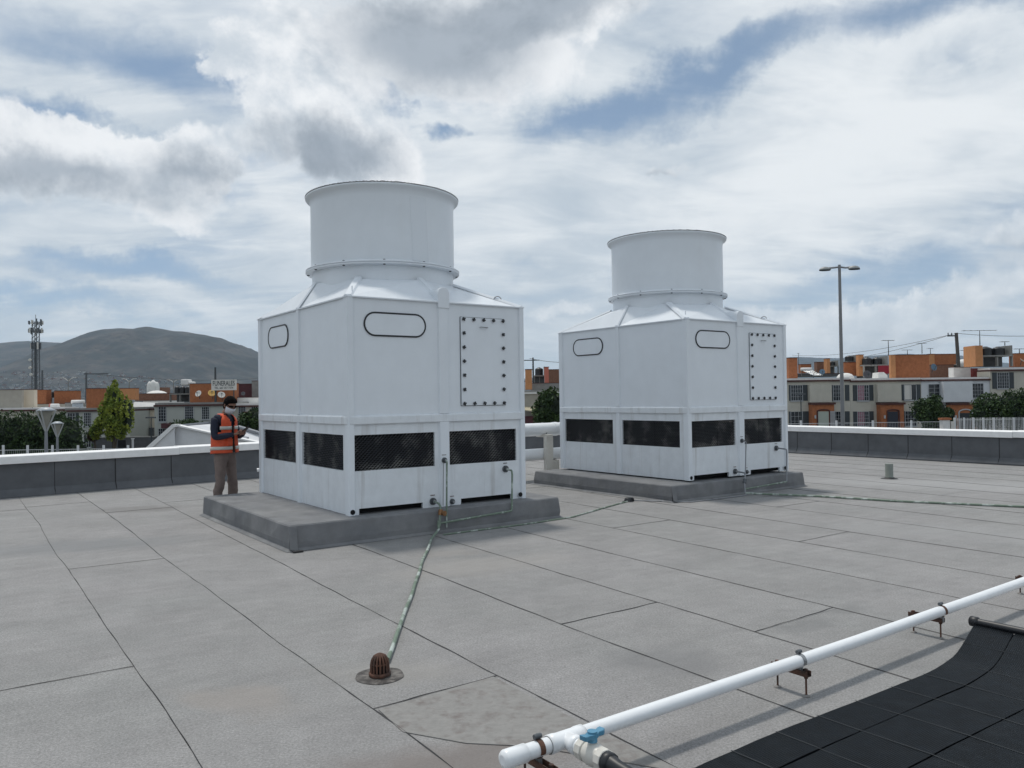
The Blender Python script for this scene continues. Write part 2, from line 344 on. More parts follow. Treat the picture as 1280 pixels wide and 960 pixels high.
# faint strips of old torch marks
# ------------------------------------------------------------------ parapet
par = empty('parapet_wall', (0, 0, 0), 0, 'low grey membrane-clad roof parapet with a white painted coping', 'parapet wall')
PA, PB, PC = Vector(w2(-11.5, 6.9).xy), Vector(w2(AMAX, 9.95).xy), Vector(w2(AMAX+.25, -15).xy)
def wall_run(P0, P1, first):
    dv = (P1-P0); Ln = dv.length; dv.normalize(); nv = Vector((-dv.y, dv.x))   # nv points outwards (left of travel)
    if (ROOFC.xy-P0).dot(nv) > 0: nv = -nv
    ang = atan2(dv.y, dv.x); flip = 1 if Vector((-dv.y, dv.x)).dot(nv) > 0 else -1
    n = int(Ln/1.02); w = Ln/n
    src = None
    for i in range(n):
        if src is None:
            m_ = MB(); g = .004
            # profile in (distance outwards, z)
            prof = [(0, -.01), (0, .015), (.035, .06), (.075, .115), (.09, .14), (.098, .60), (.2, .60), (.2, -.01)]
            m_.prism([(q[0]*flip, q[1]) for q in prof], lambda u, v, dd: (dd, u, v), g, w-g)
            src = m_.build('membrane_panel', M['flash'], par)
            o = src
        else: o = share('membrane_panel', src, par)
        p = P0+dv*(i*w) + nv*random.uniform(-.004, .004); o.location = (p.x, p.y, 0); o.rotation_euler = (0, 0, ang)
        # lap bead
        if i == 0: mb_ = MB(); mb_.prism([(-.003*flip, .0), (.03*flip, .06), (.088*flip, .14), (.096*flip, .60), (.105*flip, .6), (.105*flip, .0)], lambda u, v, dd: (dd, u, v), -.009, .009); bs = mb_.build('lap_seam', M['bitumen'], par); ob = bs
        else: ob = share('lap_seam', bs, par)
        ob.location = o.location; ob.rotation_euler = o.rotation_euler
    m_ = MB(); m_.box(-.1, Ln+.1, .12*flip, .34*flip, -.2, .60); o = m_.build('wall_core', M['plaster_white'], par); o.location = (P0.x, P0.y, 0); o.rotation_euler = (0, 0, ang)
    nc = int(Ln/3.4); wc = Ln/nc; cs = None
    for i in range(nc):
        m_ = MB(); h = .742
        prof = [(.045, .60), (.040, h-.012), (.052, h), (.40, h+.012), (.40, .60)]
        if cs is None:
            m_.prism([(q[0]*flip, q[1]) for q in prof], lambda u, v, dd: (dd, u, v), .002, wc-.002); cs = m_.build('coping', M['coping'], par, bevel=.006); o = cs
        else: o = share('coping', cs, par)
        p = P0+dv*(i*wc)+nv*random.uniform(-.012, .012); o.location = (p.x, p.y, random.uniform(-.006, .006)); o.rotation_euler = (0, 0, ang+random.uniform(-.002, .002))
wall_run(PA, PB, True); wall_run(PB, PC, False)
m_ = MB(); m_.box(-.12, .42, -.12, .42, .58, .7); 
# building below the roof edge
bl = MB(); ring = [w2(-11.3, BMIN+.2).xy, w2(AMAX+.45, BMIN+.2).xy, w2(AMAX+.45, 10.1).xy, w2(-11.3, 7.3).xy]
bl.prism([(p.x, p.y) for p in ring], lambda u, v, dd: (u, v, dd), -2.7, -.26); bl.build('building_base', M['plaster_white'], roof).matrix_parent_inverse = Matrix.Translation((C1.x, C1.y, 0)).__matmul__(Matrix.Rotation(ROT, 4, 'Z')).inverted()

# ------------------------------------------------------------------ cooling tower
WA, WB = 2.59, 3.28
def plinth(C, top, label, a0, a1, b0, b1):
    e = empty('plinth', (C.x, C.y, 0), ROT, label, 'plinth')
    m_ = MB(); f = .035
    nA, nB = 14, 12
    def ringp(off, z, rg=0):
        pts = []
        for i in range(nA): pts.append((a0+(a1-a0)*i/nA, b0))
        for i in range(nB): pts.append((a1, b0+(b1-b0)*i/nB))
        for i in range(nA): pts.append((a1-(a1-a0)*i/nA, b1))
        for i in range(nB): pts.append((a0, b1-(b1-b0)*i/nB))
        ca, cb = (a0+a1)/2, (b0+b1)/2; out = []
        for (x, y) in pts:
            sx = (x-ca)/((a1-a0)/2); sy = (y-cb)/((b1-b0)/2)
            k = off + .012*noise.noise(Vector((x*2, y*2, z*9+C.x)))
            xx = x + (k if sx >= .999 else -k if sx <= -.999 else 0); yy = y + (k if sy >= .999 else -k if sy <= -.999 else 0)
            out.append((xx, yy, z+.006*noise.noise(Vector((x*1.3, y*1.3, 3+C.x)))*(1 if z > .1 else 0)))
        return out
    rings = [ringp(f+.03, .003), ringp(f*.6, .03), ringp(.025, .09), ringp(.012, top-.015), ringp(0, top), ringp(-.3, top+.004)]
    n = len(rings[0]); vs = [v for r in rings for v in r]
    fs = [(i*n+j, i*n+(j+1) % n, (i+1)*n+(j+1) % n, (i+1)*n+j) for i in range(len(rings)-1) for j in range(n)]
    fs.append(tuple(range((len(rings)-1)*n, len(rings)*n))); m_.add(vs, fs)
    m_.build('membrane_cover', M['plinth'], e)
    # folded corner flap and lap seams
    m_ = MB(); m_.prism([(-.012, .03), (.075, .0), (.085, top-.02), (-.004, top-.005)], lambda u, v, dd: (a0+u-.02, b0-dd-.06*(1-v/top), v), .008, .016)
    m_.build('corner_flap', M['plinth'], e, bevel=.002)
    m_ = MB(); m_.box(a0-.02, a0+.09, b0-.15, b0-.10, .004, .018); (m_.build('bitumen_lump', M['bitumen'], e) if top > .27 else None)
    for aa in (.35, 1.9):
        m_ = MB(); m_.prism([(0, .05), (.012, .05), (.012, top), (0, top)], lambda u, v, dd: (aa+u, b0-dd-.03*(1-v/top), v), .0, .012); m_.build('lap_seam', M['bitumen'], e) if aa < 0 else None
    return e
plinth(C1, .28, 'grey membrane-covered plinth under the larger, nearer cooling tower', -.78, 2.97, -.2, 3.31)
plinth(C2, .255, 'grey membrane-covered plinth under the farther cooling tower on the right', -.56, 2.78, -.14, 3.31)

def grid_wall(mb, fn, us, zs, solid, t, mi=0):
    """extrude grid cells for which solid(i,j) is true; only outer faces are made"""
    nu, nz_ = len(us)-1, len(zs)-1
    S_ = lambda i, j: 0 <= i < nu and 0 <= j < nz_ and solid(i, j)
    for i in range(nu):
        for j in range(nz_):
            if not S_(i, j): continue
            u0, u1, z0, z1 = us[i], us[i+1], zs[j], zs[j+1]
            q = [fn(u0, z0, 0), fn(u1, z0, 0), fn(u1, z1, 0), fn(u0, z1, 0), fn(u0, z0, t), fn(u1, z0, t), fn(u1, z1, t), fn(u0, z1, t)]
            fs = [(0, 1, 2, 3), (7, 6, 5, 4)]
            if not S_(i, j-1): fs.append((0, 4, 5, 1))
            if not S_(i, j+1): fs.append((3, 2, 6, 7))
            if not S_(i-1, j): fs.append((0, 3, 7, 4))
            if not S_(i+1, j): fs.append((1, 5, 6, 2))
            mb.add(q, fs, mi)
def tower(C, label, z0=.28):
    e = empty('cooling_tower', (C.x, C.y, 0), ROT, label, 'cooling tower', 'cooling towers')
    # face frames: fn(u, z, d) d = depth inwards
    faces = [(lambda u, z, d: (u, d, z), WA, (1.24, 1.39), [(.09, 1.18), (1.37, 2.45)], [(.14, 1.0), (1.56, 2.36)]),
             (lambda u, z, d: (d, u, z), WB, (1.59, 1.69), [(.215, 1.56), (1.80, 3.14)], []),
             (lambda u, z, d: (u, WB-d, z), WA, (1.24, 1.39), [(.09, 1.18), (1.42, 2.5)], []),
             (lambda u, z, d: (WA-d, u, z), WB, (1.59, 1.69), [(.13, 1.47), (1.80, 3.14)], [])]
    FI = M['fibre']; FD = M['fibre_dirty']
    for fi, (fn, W_, cp, lou, foot) in enumerate(faces):
        sh = lambda u, z, d, fn=fn: fn(u, z, d+.028)
        us = sorted({.03, W_-.03, *[x for l in lou for x in l], *[x for l in foot for x in l]})
        zs = [z0, .355, .80, 1.228, 1.36]
        def solid(i, j):
            um = (us[i]+us[i+1])/2
            if j == 2 and any(l[0] < um < l[1] for l in lou): return False
            if j == 0 and any(l[0] < um < l[1] for l in foot): return False
            return True
        m_ = MB(); grid_wall(m_, sh, us, zs, solid, .035); m_.build('lower_panel', FD, e, bevel=0, weld=True)
        # upper panels, two per face
        for k, (u0, u1) in enumerate(((.06, cp[0]+.01), (cp[1]-.01, W_-.06))):
            m_ = MB(); m_.add(*[[fn(u0, 1.455, .024), fn(u1, 1.455, .024), fn(u1, 2.868, .024), fn(u0, 2.868, .024), fn(u0, 1.455, .04), fn(u1, 1.455, .04), fn(u1, 2.868, .04), fn(u0, 2.868, .04)],
                                [(0, 1, 2, 3), (7, 6, 5, 4), (0, 4, 5, 1), (3, 2, 6, 7), (0, 3, 7, 4), (1, 5, 6, 2)]]); m_.build('upper_panel', FI, e)
        # middle band with small lip
        m_ = MB()
        a_, b_ = .02, W_-.02
        m_.prism([(.0, 1.352), (-.010, 1.36), (-.010, 1.445), (.014, 1.462), (.04, 1.462), (.04, 1.352)], lambda q, z, d: fn(d, z, q+.004), a_, b_)
        m_.build('middle_band', FD, e, bevel=.004)
        # centre post lower and upper
        for (q0, q1, dd) in ((z0, 1.356, -.002), (1.459, 2.872, .0015)):
            m_ = MB(); c0, c1 = cp; pr = [(c0-.010, .032), (c0+.010, dd), (c1-.010, dd), (c1+.010, .032)]
            m_.prism(pr, lambda u, d, z: fn(u, z, d), q0, q1); m_.build('centre_post', FI, e, bevel=.004)
        # louvre openings : zigzag rows of plastic fill
        for (l0, l1) in lou:
            m_ = MB(); rows = 19; dz = (1.228-.80)/rows; nu = int((l1-l0)/.024); du = (l1-l0)/nu
            for r in range(rows):
                z = .80+dz*(r+.5); ph = r % 2
                for c in range(nu):
                    u = l0+du*c; s_ = 1 if (c+ph) % 2 else -1
                    dq = .050; h = dz*.62
                    p = [fn(u, z-h*s_*.5, dq), fn(u+du, z+h*s_*.5, dq), fn(u+du, z+h*s_*.5+.004, dq+.02), fn(u, z-h*s_*.5+.004, dq+.02),
                         fn(u, z-h*s_*.5-.005, dq-.002), fn(u+du, z+h*s_*.5-.005, dq-.002)]
                    m_.add(p, [(0, 1, 2, 3), (4, 5, 1, 0)])
            o = m_.build('air_inlet_fill', M['fill'], e, recalc=False); o['kind'] = 'stuff'
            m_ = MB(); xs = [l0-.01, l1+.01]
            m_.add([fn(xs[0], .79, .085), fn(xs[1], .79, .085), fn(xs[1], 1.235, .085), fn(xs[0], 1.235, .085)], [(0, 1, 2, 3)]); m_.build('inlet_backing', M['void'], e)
            m_ = MB(); uu = l0+(l1-l0)*random.uniform(.35, .65)
            m_.add([fn(uu, .80, .046), fn(uu+.006, .80, .046), fn(uu+.006, 1.228, .046), fn(uu, 1.228, .046)], [(0, 1, 2, 3)]); m_.build('fill_edge', M['void'], e)
    # underside void seen through the foot cut-outs
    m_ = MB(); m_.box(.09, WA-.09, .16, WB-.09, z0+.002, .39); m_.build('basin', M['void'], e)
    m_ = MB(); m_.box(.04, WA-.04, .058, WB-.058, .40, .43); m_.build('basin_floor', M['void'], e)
    # corner posts
    for (sx, sy, ox, oy) in ((1, 1, 0, 0), (-1, 1, WA, 0), (1, -1, 0, WB), (-1, -1, WA, WB)):
        m_ = MB(); w = .075; c = .012
        pr = [(0, c), (c, 0), (w, 0), (w+.012, .024), (w+.012, .05), (.05, .05), (.05, w+.05), (.024, w+.05), (0, w+.03)]
        m_.prism([(ox+sx*u, oy+sy*v) for u, v in pr], lambda u, v, d: (u, v, d), z0, 2.885); m_.build('corner_post', FI, e, bevel=.003)
    for u, z in ((.045, .325), (WA-.10, .335)):
        m_ = MB(); m_.cyl((u, .004, z), (u, -.004, z), .030, 20); m_.build('lifting_hole', M['void'], e)
    # transition roof: rectangle to circle
    cx, cy, rc, zc, zb = WA/2, WB/2, 1.0, 3.27, 2.872
    m_ = MB(); per = []; n = 24
    for i in range(n): per.append((WA*i/n, 0))
    for i in range(n): per.append((WA, WB*i/n))
    for i in range(n): per.append((WA-WA*i/n, WB))
    for i in range(n): per.append((0, WB-WB*i/n))
    # eight flat facets: creases run from the corners and the middles of the sides to an octagon hidden in the collar
    key = [(0, 0), (1.315, 0), (WA, 0), (WA, 1.64), (WA, WB), (1.315, WB), (0, WB), (0, 1.64)]; vs = []; fs = []
    def oc(x, y):
        a_ = atan2((y-cy)/WB, (x-cx)/WA); return Vector((cx+1.05*cos(a_), cy+1.05*sin(a_), zc-.03))
    for i in range(8):
        p, q = key[i], key[(i+1) % 8]; k_ = len(vs)
        vs += [(p[0], p[1], zb), (q[0], q[1], zb), tuple(oc(*q)), tuple(oc(*p))]; fs.append((k_, k_+1, k_+2, k_+3))
    m_.add(vs, fs); m_.build('transition_roof', FI, e, weld=True)
    m_ = MB(); m_.prism([(-.006, 2.868), (-.006, 2.884), (.02, 2.892), (.03, 2.868)], lambda q, z, d: (d, q, z), 0.0, WA); 
    m_.prism([(-.006, 2.868), (-.006, 2.884), (.02, 2.892), (.03, 2.868)], lambda q, z, d: (q, d, z), 0.0, WB); m_.build('roof_edge', FI, e)
    # roof ribs from each centre post and corner
    ends = [((0.02, 0.02), 0), ((WA-.02, .02), 0), ((.02, WB-.02), 0), ((WA-.02, WB-.02), 0), ((.0, 1.64), 1), ((WA, 1.64), 1), ((1.315, .0), 2), ((1.315, WB), 1)]
    for (x, y), kd in ends:
        a_ = atan2((y-cy)/WB, (x-cx)/WA); p1 = Vector((cx+1.04*cos(a_), cy+1.04*sin(a_), zc-.02)); p0 = Vector((x, y, zb+.008)); pts = []
        for i in range(9):
            t = i/8; p = p0.lerp(p1, t); pts.append(p)
        dr = (p1-p0); dr.z = 0; dr.normalize(); nn = Vector((-dr.y, dr.x, 0)); m_ = MB(); w = .05 if kd else .06; vs = []
        for p in pts: vs += [p-nn*w-Vector((0, 0, .01)), p-nn*w*.6+Vector((0, 0, .022)), p+nn*w*.6+Vector((0, 0, .022)), p+nn*w-Vector((0, 0, .01))]
        fs = [(i*4+j, i*4+4+j, i*4+5+j, i*4+1+j) for i in range(8) for j in range(3)]+[(0, 1, 2, 3), (35, 34, 33, 32)]
        m_.add(vs, fs); m_.build('roof_rib', FI, e)
    # rounded boss over the centre of the front face
    m_ = MB(); pr = [(1.235, 2.80)]+[(1.32+.085*cos(t), 2.985+.085*sin(t)) for t in [pi-pi*i/14 for i in range(15)]]+[(1.405, 2.80)]
    m_.prism(pr, lambda u, z, d: (u, d, z), -.008, .30); m_.build('rounded_boss', FI, e, bevel=.008)
    # fan stack
    m_ = MB(); c = (cx, cy, 0)
    m_.lathe([(1.0, 3.10), (1.0, 3.30), (1.0, 3.425)], c, 72); m_.build('stack_neck', FI, e)
    m_ = MB(); m_.lathe([(1.0, 3.425), (1.085, 3.43), (1.09, 3.436), (1.09, 3.448), (1.085, 3.452), (1.0, 3.456)], c, 72); m_.lathe([(1.0, 3.458), (1.085, 3.456), (1.09, 3.460), (1.09, 3.474), (1.083, 3.478), (1.015, 3.49), (1.013, 3.5)], c, 72)
    fl = m_.build('stack_flange', FI, e)
    bs = None
    for i in range(12):
        a_ = 2*pi*i/12+.17+ (C.x*.05); 
        if bs is None:
            m_ = MB(); m_.cyl((0, 0, 3.415), (0, 0, 3.492), .010, 6); m_.cyl((0, 0, 3.478), (0, 0, 3.488), .017, 6); m_.cyl((0, 0, 3.417), (0, 0, 3.427), .017, 6); bs = m_.build('flange_bolt', M['dsteel'], fl); o = bs
        else: o = share('flange_bolt', bs, fl)
        o.location = (cx+1.055*cos(a_), cy+1.055*sin(a_), 0)
    m_ = MB(); m_.lathe([(1.012, 3.49), (1.015, 3.55), (1.015, 4.36), (1.022, 4.42), (1.045, 4.455), (1.078, 4.472), (1.086, 4.482), (1.086, 4.498), (1.06, 4.504), (1.0, 4.50), (.985, 4.4), (.985, 3.49)], c, 96); m_.build('fan_stack', FI, e)
    m_ = MB(); a0_, a1_ = -1.64-.10, -1.64+.10; off = ROT
    t0 = radians(-70)-0; n = 10; vs = []
    for i in range(n+1):
        a_ = radians(-95)+radians(14)*i/n
        for z in (3.50, 3.9, 4.36): vs.append((cx+1.0165*cos(a_+.05*sin(z*4)*.4), cy+1.0165*sin(a_+.05*sin(z*4)*.4), z))
    fs = [(i*3+j, i*3+3+j, i*3+4+j, i*3+1+j) for i in range(n) for j in range(2)]; m_.add(vs, fs, 0, True); (m_.build('gelcoat_lap', M['fibre_lap'], e) if C is C1 else None)
    # wire guard over the fan
    m_ = MB(); zt = 4.515
    for i in range(-15, 16):
        x = i*.068; h = sqrt(max(0, 1.07**2-x*x))
        m_.cyl((cx+x, cy-h, zt), (cx+x, cy+h, zt), .0035, 4); m_.cyl((cx-h, cy+x, zt+.006), (cx+h, cy+x, zt+.006), .0035, 4)
    m_.tube([(cx+1.082*cos(a_), cy+1.082*sin(a_), zt-.008) for a_ in [2*pi*i/72 for i in range(72)]], .005, 5, closed=True)
    for i in range(150):
        a_ = 2*pi*i/150; m_.cyl((cx+1.04*cos(a_), cy+1.04*sin(a_), zt-.008), (cx+1.09*cos(a_), cy+1.09*sin(a_), zt-.004), .007, 4)
    o = m_.build('wire_guard', M['dsteel'], e)
    m_ = MB(); m_.lathe([(.02, 4.05), (.16, 4.05), (.16, 4.25), (.1, 4.3), (.02, 4.3)], c, 20)
    for i in range(5):
        a_ = 2*pi*i/5; dx, dy = cos(a_), sin(a_); m_.add([(cx+.14*dx-.09*dy, cy+.14*dy+.09*dx, 4.20), (cx+.95*dx-.06*dy, cy+.95*dy+.06*dx, 4.16), (cx+.95*dx+.08*dy, cy+.95*dy-.08*dx, 4.11), (cx+.14*dx+.11*dy, cy+.14*dy-.11*dx, 4.08)], [(0, 1, 2, 3)])
    m_.build('fan', M['dsteel'], e)
    # lifting eyes
    for (x, y, z) in ((2.36, .30, 2.945), (.28, 3.0, 2.93), (.13, .14, 2.92), (2.4, 3.0, 2.94)):
        m_ = MB()
        if x < .2 and y < 1: m_.tube([(x, y, z-.02), (x, y, z+.10)], .007, 8); m_.box(x-.035, x+.035, y-.012, y+.012, z-.03, z+.012)
        else: m_.tube([(x+.058*cos(t)*A.x, y-.058*cos(t)*.6, z+.03+.075*sin(t)) for t in [-.35+(pi+.7)*i/14 for i in range(15)]], .0065, 8); m_.box(x-.06, x+.06, y-.03, y+.02, z-.04, z+.0)
        m_.build('lifting_eye', M['galv'] if x > .2 else M['fibre'], e)
    # oval inspection openings with black gasket
    def oval(fn, u0, u1, z_0, z_1):
        r = (z_1-z_0)/2; zc_ = (z_0+z_1)/2; pts = []
        for i in range(13): t = -pi/2+pi*i/12; pts.append((u1-r+r*cos(t), zc_+r*sin(t)))
        for i in range(13): t = pi/2+pi*i/12; pts.append((u0+r+r*cos(t), zc_+r*sin(t)))
        g = MB(); g.tube([fn(u, z, .018) for u, z in pts], .011, 8, closed=True); gk = g.build('oval_gasket', M['black'], e)
        g = MB(); g.prism([(zc_*0+u, z) for u, z in pts], lambda u, z, d: fn(u, z, d), .016, .025); g.build('oval_cover', FI, gk)
    oval(faces[0][0], .228, 1.06, 2.424, 2.700); oval(faces[1][0], 2.03, 2.845, 2.418, 2.715)
    # access hatch with black wing bolts
    m_ = MB(); m_.box(1.578, 2.272, .004, .022, 1.556, 2.70); ht = m_.build('access_hatch', FI, e, bevel=.003)
    m_ = MB(); m_.box(1.570, 2.278, .0175, .0225, 1.549, 2.707); m_.build('hatch_gasket', M['dsteel'], ht)
    pos = [(1.615+.155*i, 2.676) for i in range(5)]+[(1.613+.156*i, 1.58) for i in range(5)]+[(u, z) for z in (2.495, 2.312, 2.13, 1.948, 1.763) for u in (1.616, 2.236)]
    bs = None
    for (u, z) in pos:
        if bs is None:
            m_ = MB(); m_.cyl((0, .0, 0), (0, -.02, 0), .016, 8); m_.box(-.024, .024, -.022, -.012, -.009, .009); m_.box(-.009, .009, -.0225, -.0125, -.024, .024); bs = m_.build('wing_bolt', M['black'], ht); o = bs
        else: o = share('wing_bolt', bs, ht)
        o.location = (u, .004, z); o.rotation_euler = (0, random.uniform(0, pi/2), 0)
    m_ = MB(); m_.tube([(1.87, .005, 2.58), (1.87, -.028, 2.58), (1.975, -.028, 2.577), (1.975, .005, 2.577)], .006, 6); m_.build('hatch_handle', M['steel'], ht)
    # pipe ports
    for (u, z, r, y_) in ((1.297, .867, .036, -.002), (1.14, .358, .045, .022), (1.407, .335, .035, -.002), (2.259, .695, .045, .022)):
        m_ = MB(); m_.cyl((u, y_+.004, z), (u, y_-.018, z), r, 20); m_.cyl((u, y_-.018, z), (u, y_-.034, z), r*.72, 6); m_.cyl((u, y_-.034, z), (u, y_-.055, z), r*.42, 12, 1)
        m_.build('pipe_port', [M['dsteel'], M['steel']], e, bevel=.002)
        m_ = MB(); 
        for i in range(4): m_.box(u-.03+i*.016, u-.03+i*.016+.011, y_-.004, y_+.004, z+r+.028, z+r+.036)
        m_.build('stencil_mark', M['rust'], e)
    return e
t1 = tower(C1, 'larger nearer white cooling tower, the one whose conduit runs down to the roof drain')
t2 = tower(C2, 'smaller-looking farther white cooling tower standing near the right-hand parapet')

# conduits
def conduit(name, label, cat, segs, mats=M['patina']):
    e = empty(name, segs[0][1][0], 0, label, cat)
    o0 = Vector(segs[0][1][0])
    for (pn, pts, r, mt) in segs:
        m_ = MB(); m_.tube([Vector(p)-o0 for p in pts], r, 10); m_.build(pn, mt, e)
    return e
def L3(a, b, z, C=C1): return w2(a, b, z, C)
def wob(pts, k=.01, n=6):
    out = []
    for i in range(len(pts)-1):
        p, q = Vector(pts[i]), Vector(pts[i+1])
        for j in range(n):
            t = j/n; v = p.lerp(q, t); v += Vector((noise.noise(v*1.3), noise.noise(v*1.3+Vector((9, 0, 0))), 0))*k; out.append(v)
    out.append(Vector(pts[-1])); return out
dr = w2(-1.74, -4.36)
conduit('drain_conduit', 'long green flaking conduit running from the nearer tower across the roof to the drain', 'conduit',
   [('pipe', wob([L3(1.005, -.345, .07), (-.965, 9.3, .026), (-.90, 7.6, .022), (-.80, 5.02, .022)], .02, 9), .0145, M['patina']),
    ('elbow', [L3(1.04, -.30, .13), L3(1.02, -.32, .09), L3(1.005, -.345, .07)], .015, M['patina']),
    ('riser', [L3(1.13, -.05, .358), L3(1.095, -.2, .355), L3(1.085, -.26, .33), L3(1.06, -.29, .20), L3(1.04, -.30, .13)], .013, M['patina']),
    ('coupling', [L3(1.045, -.298, .165), L3(1.035, -.30, .10)], .024, M['patina']),
    ('gate_valve', [L3(1.083, -.268, .29), L3(1.068, -.282, .225)], .028, M['brass']),
    ('valve_wheel', [L3(1.095, -.32, .25), L3(1.10, -.34, .25)], .033, M['brass'])])
conduit('overflow_pipe', 'thin grey-green pipe dropping from the upper port of the nearer tower', 'pipe',
   [('pipe', [L3(1.297, -.05, .867), L3(1.22, -.20, .867), L3(1.20, -.235, .85), L3(1.195, -.24, .82), L3(1.18, -.24, .06)], .011, M['patina']), ('second_line', [L3(1.27, -.03, .84), L3(1.255, -.035, .30)], .005, M['galv'])])
conduit('side_feed_pipe', 'elbowed green pipe from the right-hand port of the nearer tower back to its valve', 'pipe',
   [('drop', [L3(2.25, -.03, .695), L3(2.215, -.18, .69), L3(2.195, -.22, .68), L3(2.185, -.24, .64), L3(2.165, -.25, .20), L3(2.14, -.265, .175)], .0125, M['patina']), ('run', wob([L3(2.14, -.265, .175), L3(1.05, -.30, .13)], .006), .0135, M['patina'])])
conduit('linking_pipe', 'thin pale pipe lying on the roof from one tower plinth to the other', 'pipe',
   [('pipe', wob([L3(1.02, -.42, .012), L3(2.1, -.42, .012), L3(3.1, -.36, .014), L3(3.9, .0, .012), L3(4.85, .36, .012)], .02, 5), .0095, M['patina']),
    ('pipe_end', wob([L3(4.95, .36, .012), L3(5.45, -.36, .012), L3(6.6, -.38, .012), L3(6.76, -.38, .02)], .02, 5), .009, M['galv'])])
conduit('branch_conduit', 'green conduit from the farther tower running right across the roof to the frame edge', 'conduit',
   [('pipe', wob([L3(.95, -.33, .04, C2), (4.84, 12.70, .018), (5.74, 12.02, .018), (7.18, 11.24, .018), (10.5, 9.9, .018)], .03, 6), .016, M['patina']),
    ('riser', [L3(1.13, -.05, .358, C2), L3(1.095, -.2, .355, C2), L3(1.05, -.26, .33, C2), L3(.985, -.29, .20, C2), L3(.95, -.33, .04, C2)], .013, M['galv']),
    ('gate_valve', [L3(1.02, -.28, .26, C2), L3(.99, -.285, .20, C2)], .032, M['dsteel'])])
conduit('side_feed_pipe', 'elbowed pipe from the right-hand port of the farther tower back to its valve', 'pipe',
   [('drop', [L3(2.25, -.03, .695, C2), L3(2.24, -.18, .69, C2), L3(2.22, -.22, .68, C2), L3(2.20, -.24, .64, C2), L3(2.165, -.25, .16, C2), L3(2.14, -.265, .135, C2)], .0125, M['galv']), ('run', [L3(2.14, -.265, .135, C2), L3(.98, -.30, .10, C2)], .0125, M['patina'])])
conduit('overflow_pipe', 'thin grey pipe dropping from the upper port of the farther tower', 'pipe',
   [('pipe', [L3(1.297, -.05, .867, C2), L3(1.15, -.20, .867, C2), L3(1.12, -.235, .85, C2), L3(1.11, -.24, .82, C2), L3(1.06, -.24, .06, C2)], .009, M['galv'])])
# small black cable box between the towers
e = empty('cable_box', w2(4.83, .37), ROT, 'small black lump of a junction fitting on the roof between the towers', 'fitting')
m_ = MB(); m_.lathe([(.0, .065), (.04, .06), (.055, .04), (.06, .012), (.09, .004), (.09, 0)], (0, 0, 0), 16); m_.box(-.02, .08, -.04, .04, .01, .06); m_.build('body', M['black'], e, bevel=.01)
m_ = MB(); m_.box(.05, .11, -.03, .02, .0, .045); m_.build('gland', M['black'], e, bevel=.008)

# roof drain
e = empty('roof_drain', w2(-1.762, -4.40), ROT, 'rusty slotted cast iron dome of the roof drain in its round sump', 'roof drain')
m_ = MB(); n = 40; rr = [.145*(1+.09*noise.noise(Vector((cos(t)*1.5, sin(t)*1.5, 2)))) for t in [2*pi*i/n for i in range(n)]]
vs = [(rr[i]*cos(2*pi*i/n), rr[i]*sin(2*pi*i/n), .003) for i in range(n)]+[(rr[i]*.92*cos(2*pi*i/n), rr[i]*.92*sin(2*pi*i/n), .005) for i in range(n)]+[(.0, 0, .0045)]
m_.add(vs, [(i, (i+1) % n, n+(i+1) % n, n+i) for i in range(n)]+[(n+i, n+(i+1) % n, 2*n) for i in range(n)]); m_.build('sump', mat('worn_sump', (.045, .040, .038), .7, col2=(.15, .14, .13), thr=(.42, .62), var=.4, scale=14, bump=1, bscale=50), e)
RS = M['rust']; m_ = MB(); m_.lathe([(.06, .004), (.066, .012), (.066, .024), (.055, .028)], (0, 0, 0), 24); m_.build('base_ring', RS, e)
m_ = MB()
for i in range(16):
    a_ = 2*pi*i/16; pts = [(r*cos(a_), r*sin(a_), z) for r, z in ((.053, .012), (.052, .072), (.047, .098), (.035, .118), (.018, .128), (.0, .131))]
    m_.tube(pts, .0062, 6)
m_.lathe([(.050, .072), (.054, .076), (.050, .082)], (0, 0, 0), 24); m_.lathe([(0, .138), (.014, .136), (.018, .126), (0, .122)], (0, 0, 0), 12); m_.build('dome_strainer', RS, e)
m_ = MB(); m_.lathe([(0, .11), (.03, .1), (.040, .08), (.042, .01)], (0, 0, 0), 16); m_.build('dark_core', M['void'], e)
# vent stub
e = empty('vent_stub', w2(10.95, -.28), 0, 'short grey-green vent pipe stub standing alone on the roof near the right parapet', 'vent pipe')
e.location = (7.19, 15.3, 0)
m_ = MB(); m_.lathe([(.0, .285), (.062, .285), (.07, .285), (.072, .28), (.072, .03), (.08, .02)], (0, 0, 0), 20); m_.build('pipe', mat('grey_green_pipe', (.19, .21, .19), .7, var=.1), e)
m_ = MB(); m_.lathe([(.07, .03), (.10, .016), (.15, .006), (.155, .001)], (0, 0, 0), 20); m_.build('flashing', M['bitumen'], e)

# ------------------------------------------------------------------ large white pipes behind the towers
e = empty('upper_supply_pipe', w2(2.9, 4.0), ROT, 'upper thick white pipe running behind and between the two towers', 'pipe')
m_ = MB(); pts = [(-1.4, 0, 1.0), (3.35, 0, 1.0)]+[(3.5+.22*sin(t), 0, 1.22-.22*cos(t)) for t in [pi/2*i/6 for i in range(7)]]+[(3.72, 0, 1.7), (3.72, -.35, 1.9)]
m_.tube(pts, .13, 20); m_.build('pipe', M['pvc'], e)
m_ = MB(); m_.tube([(3.33, 0, 1.0), (3.42, 0, 1.0)], .14, 20); m_.build('coupling', M['pvc'], e)
e = empty('lower_return_pipe', w2(2.9, 4.0), ROT, 'lower thick white pipe running behind and between the two towers', 'pipe')
m_ = MB(); m_.tube([(-1.4, 0, .5), (5.2, 0, .5)], .12, 20); m_.build('pipe', M['pvc'], e)
e = empty('pipe_support', w2(5.98, 3.82), ROT, 'white painted post holding the thick white pipes between the towers', 'pipe support')
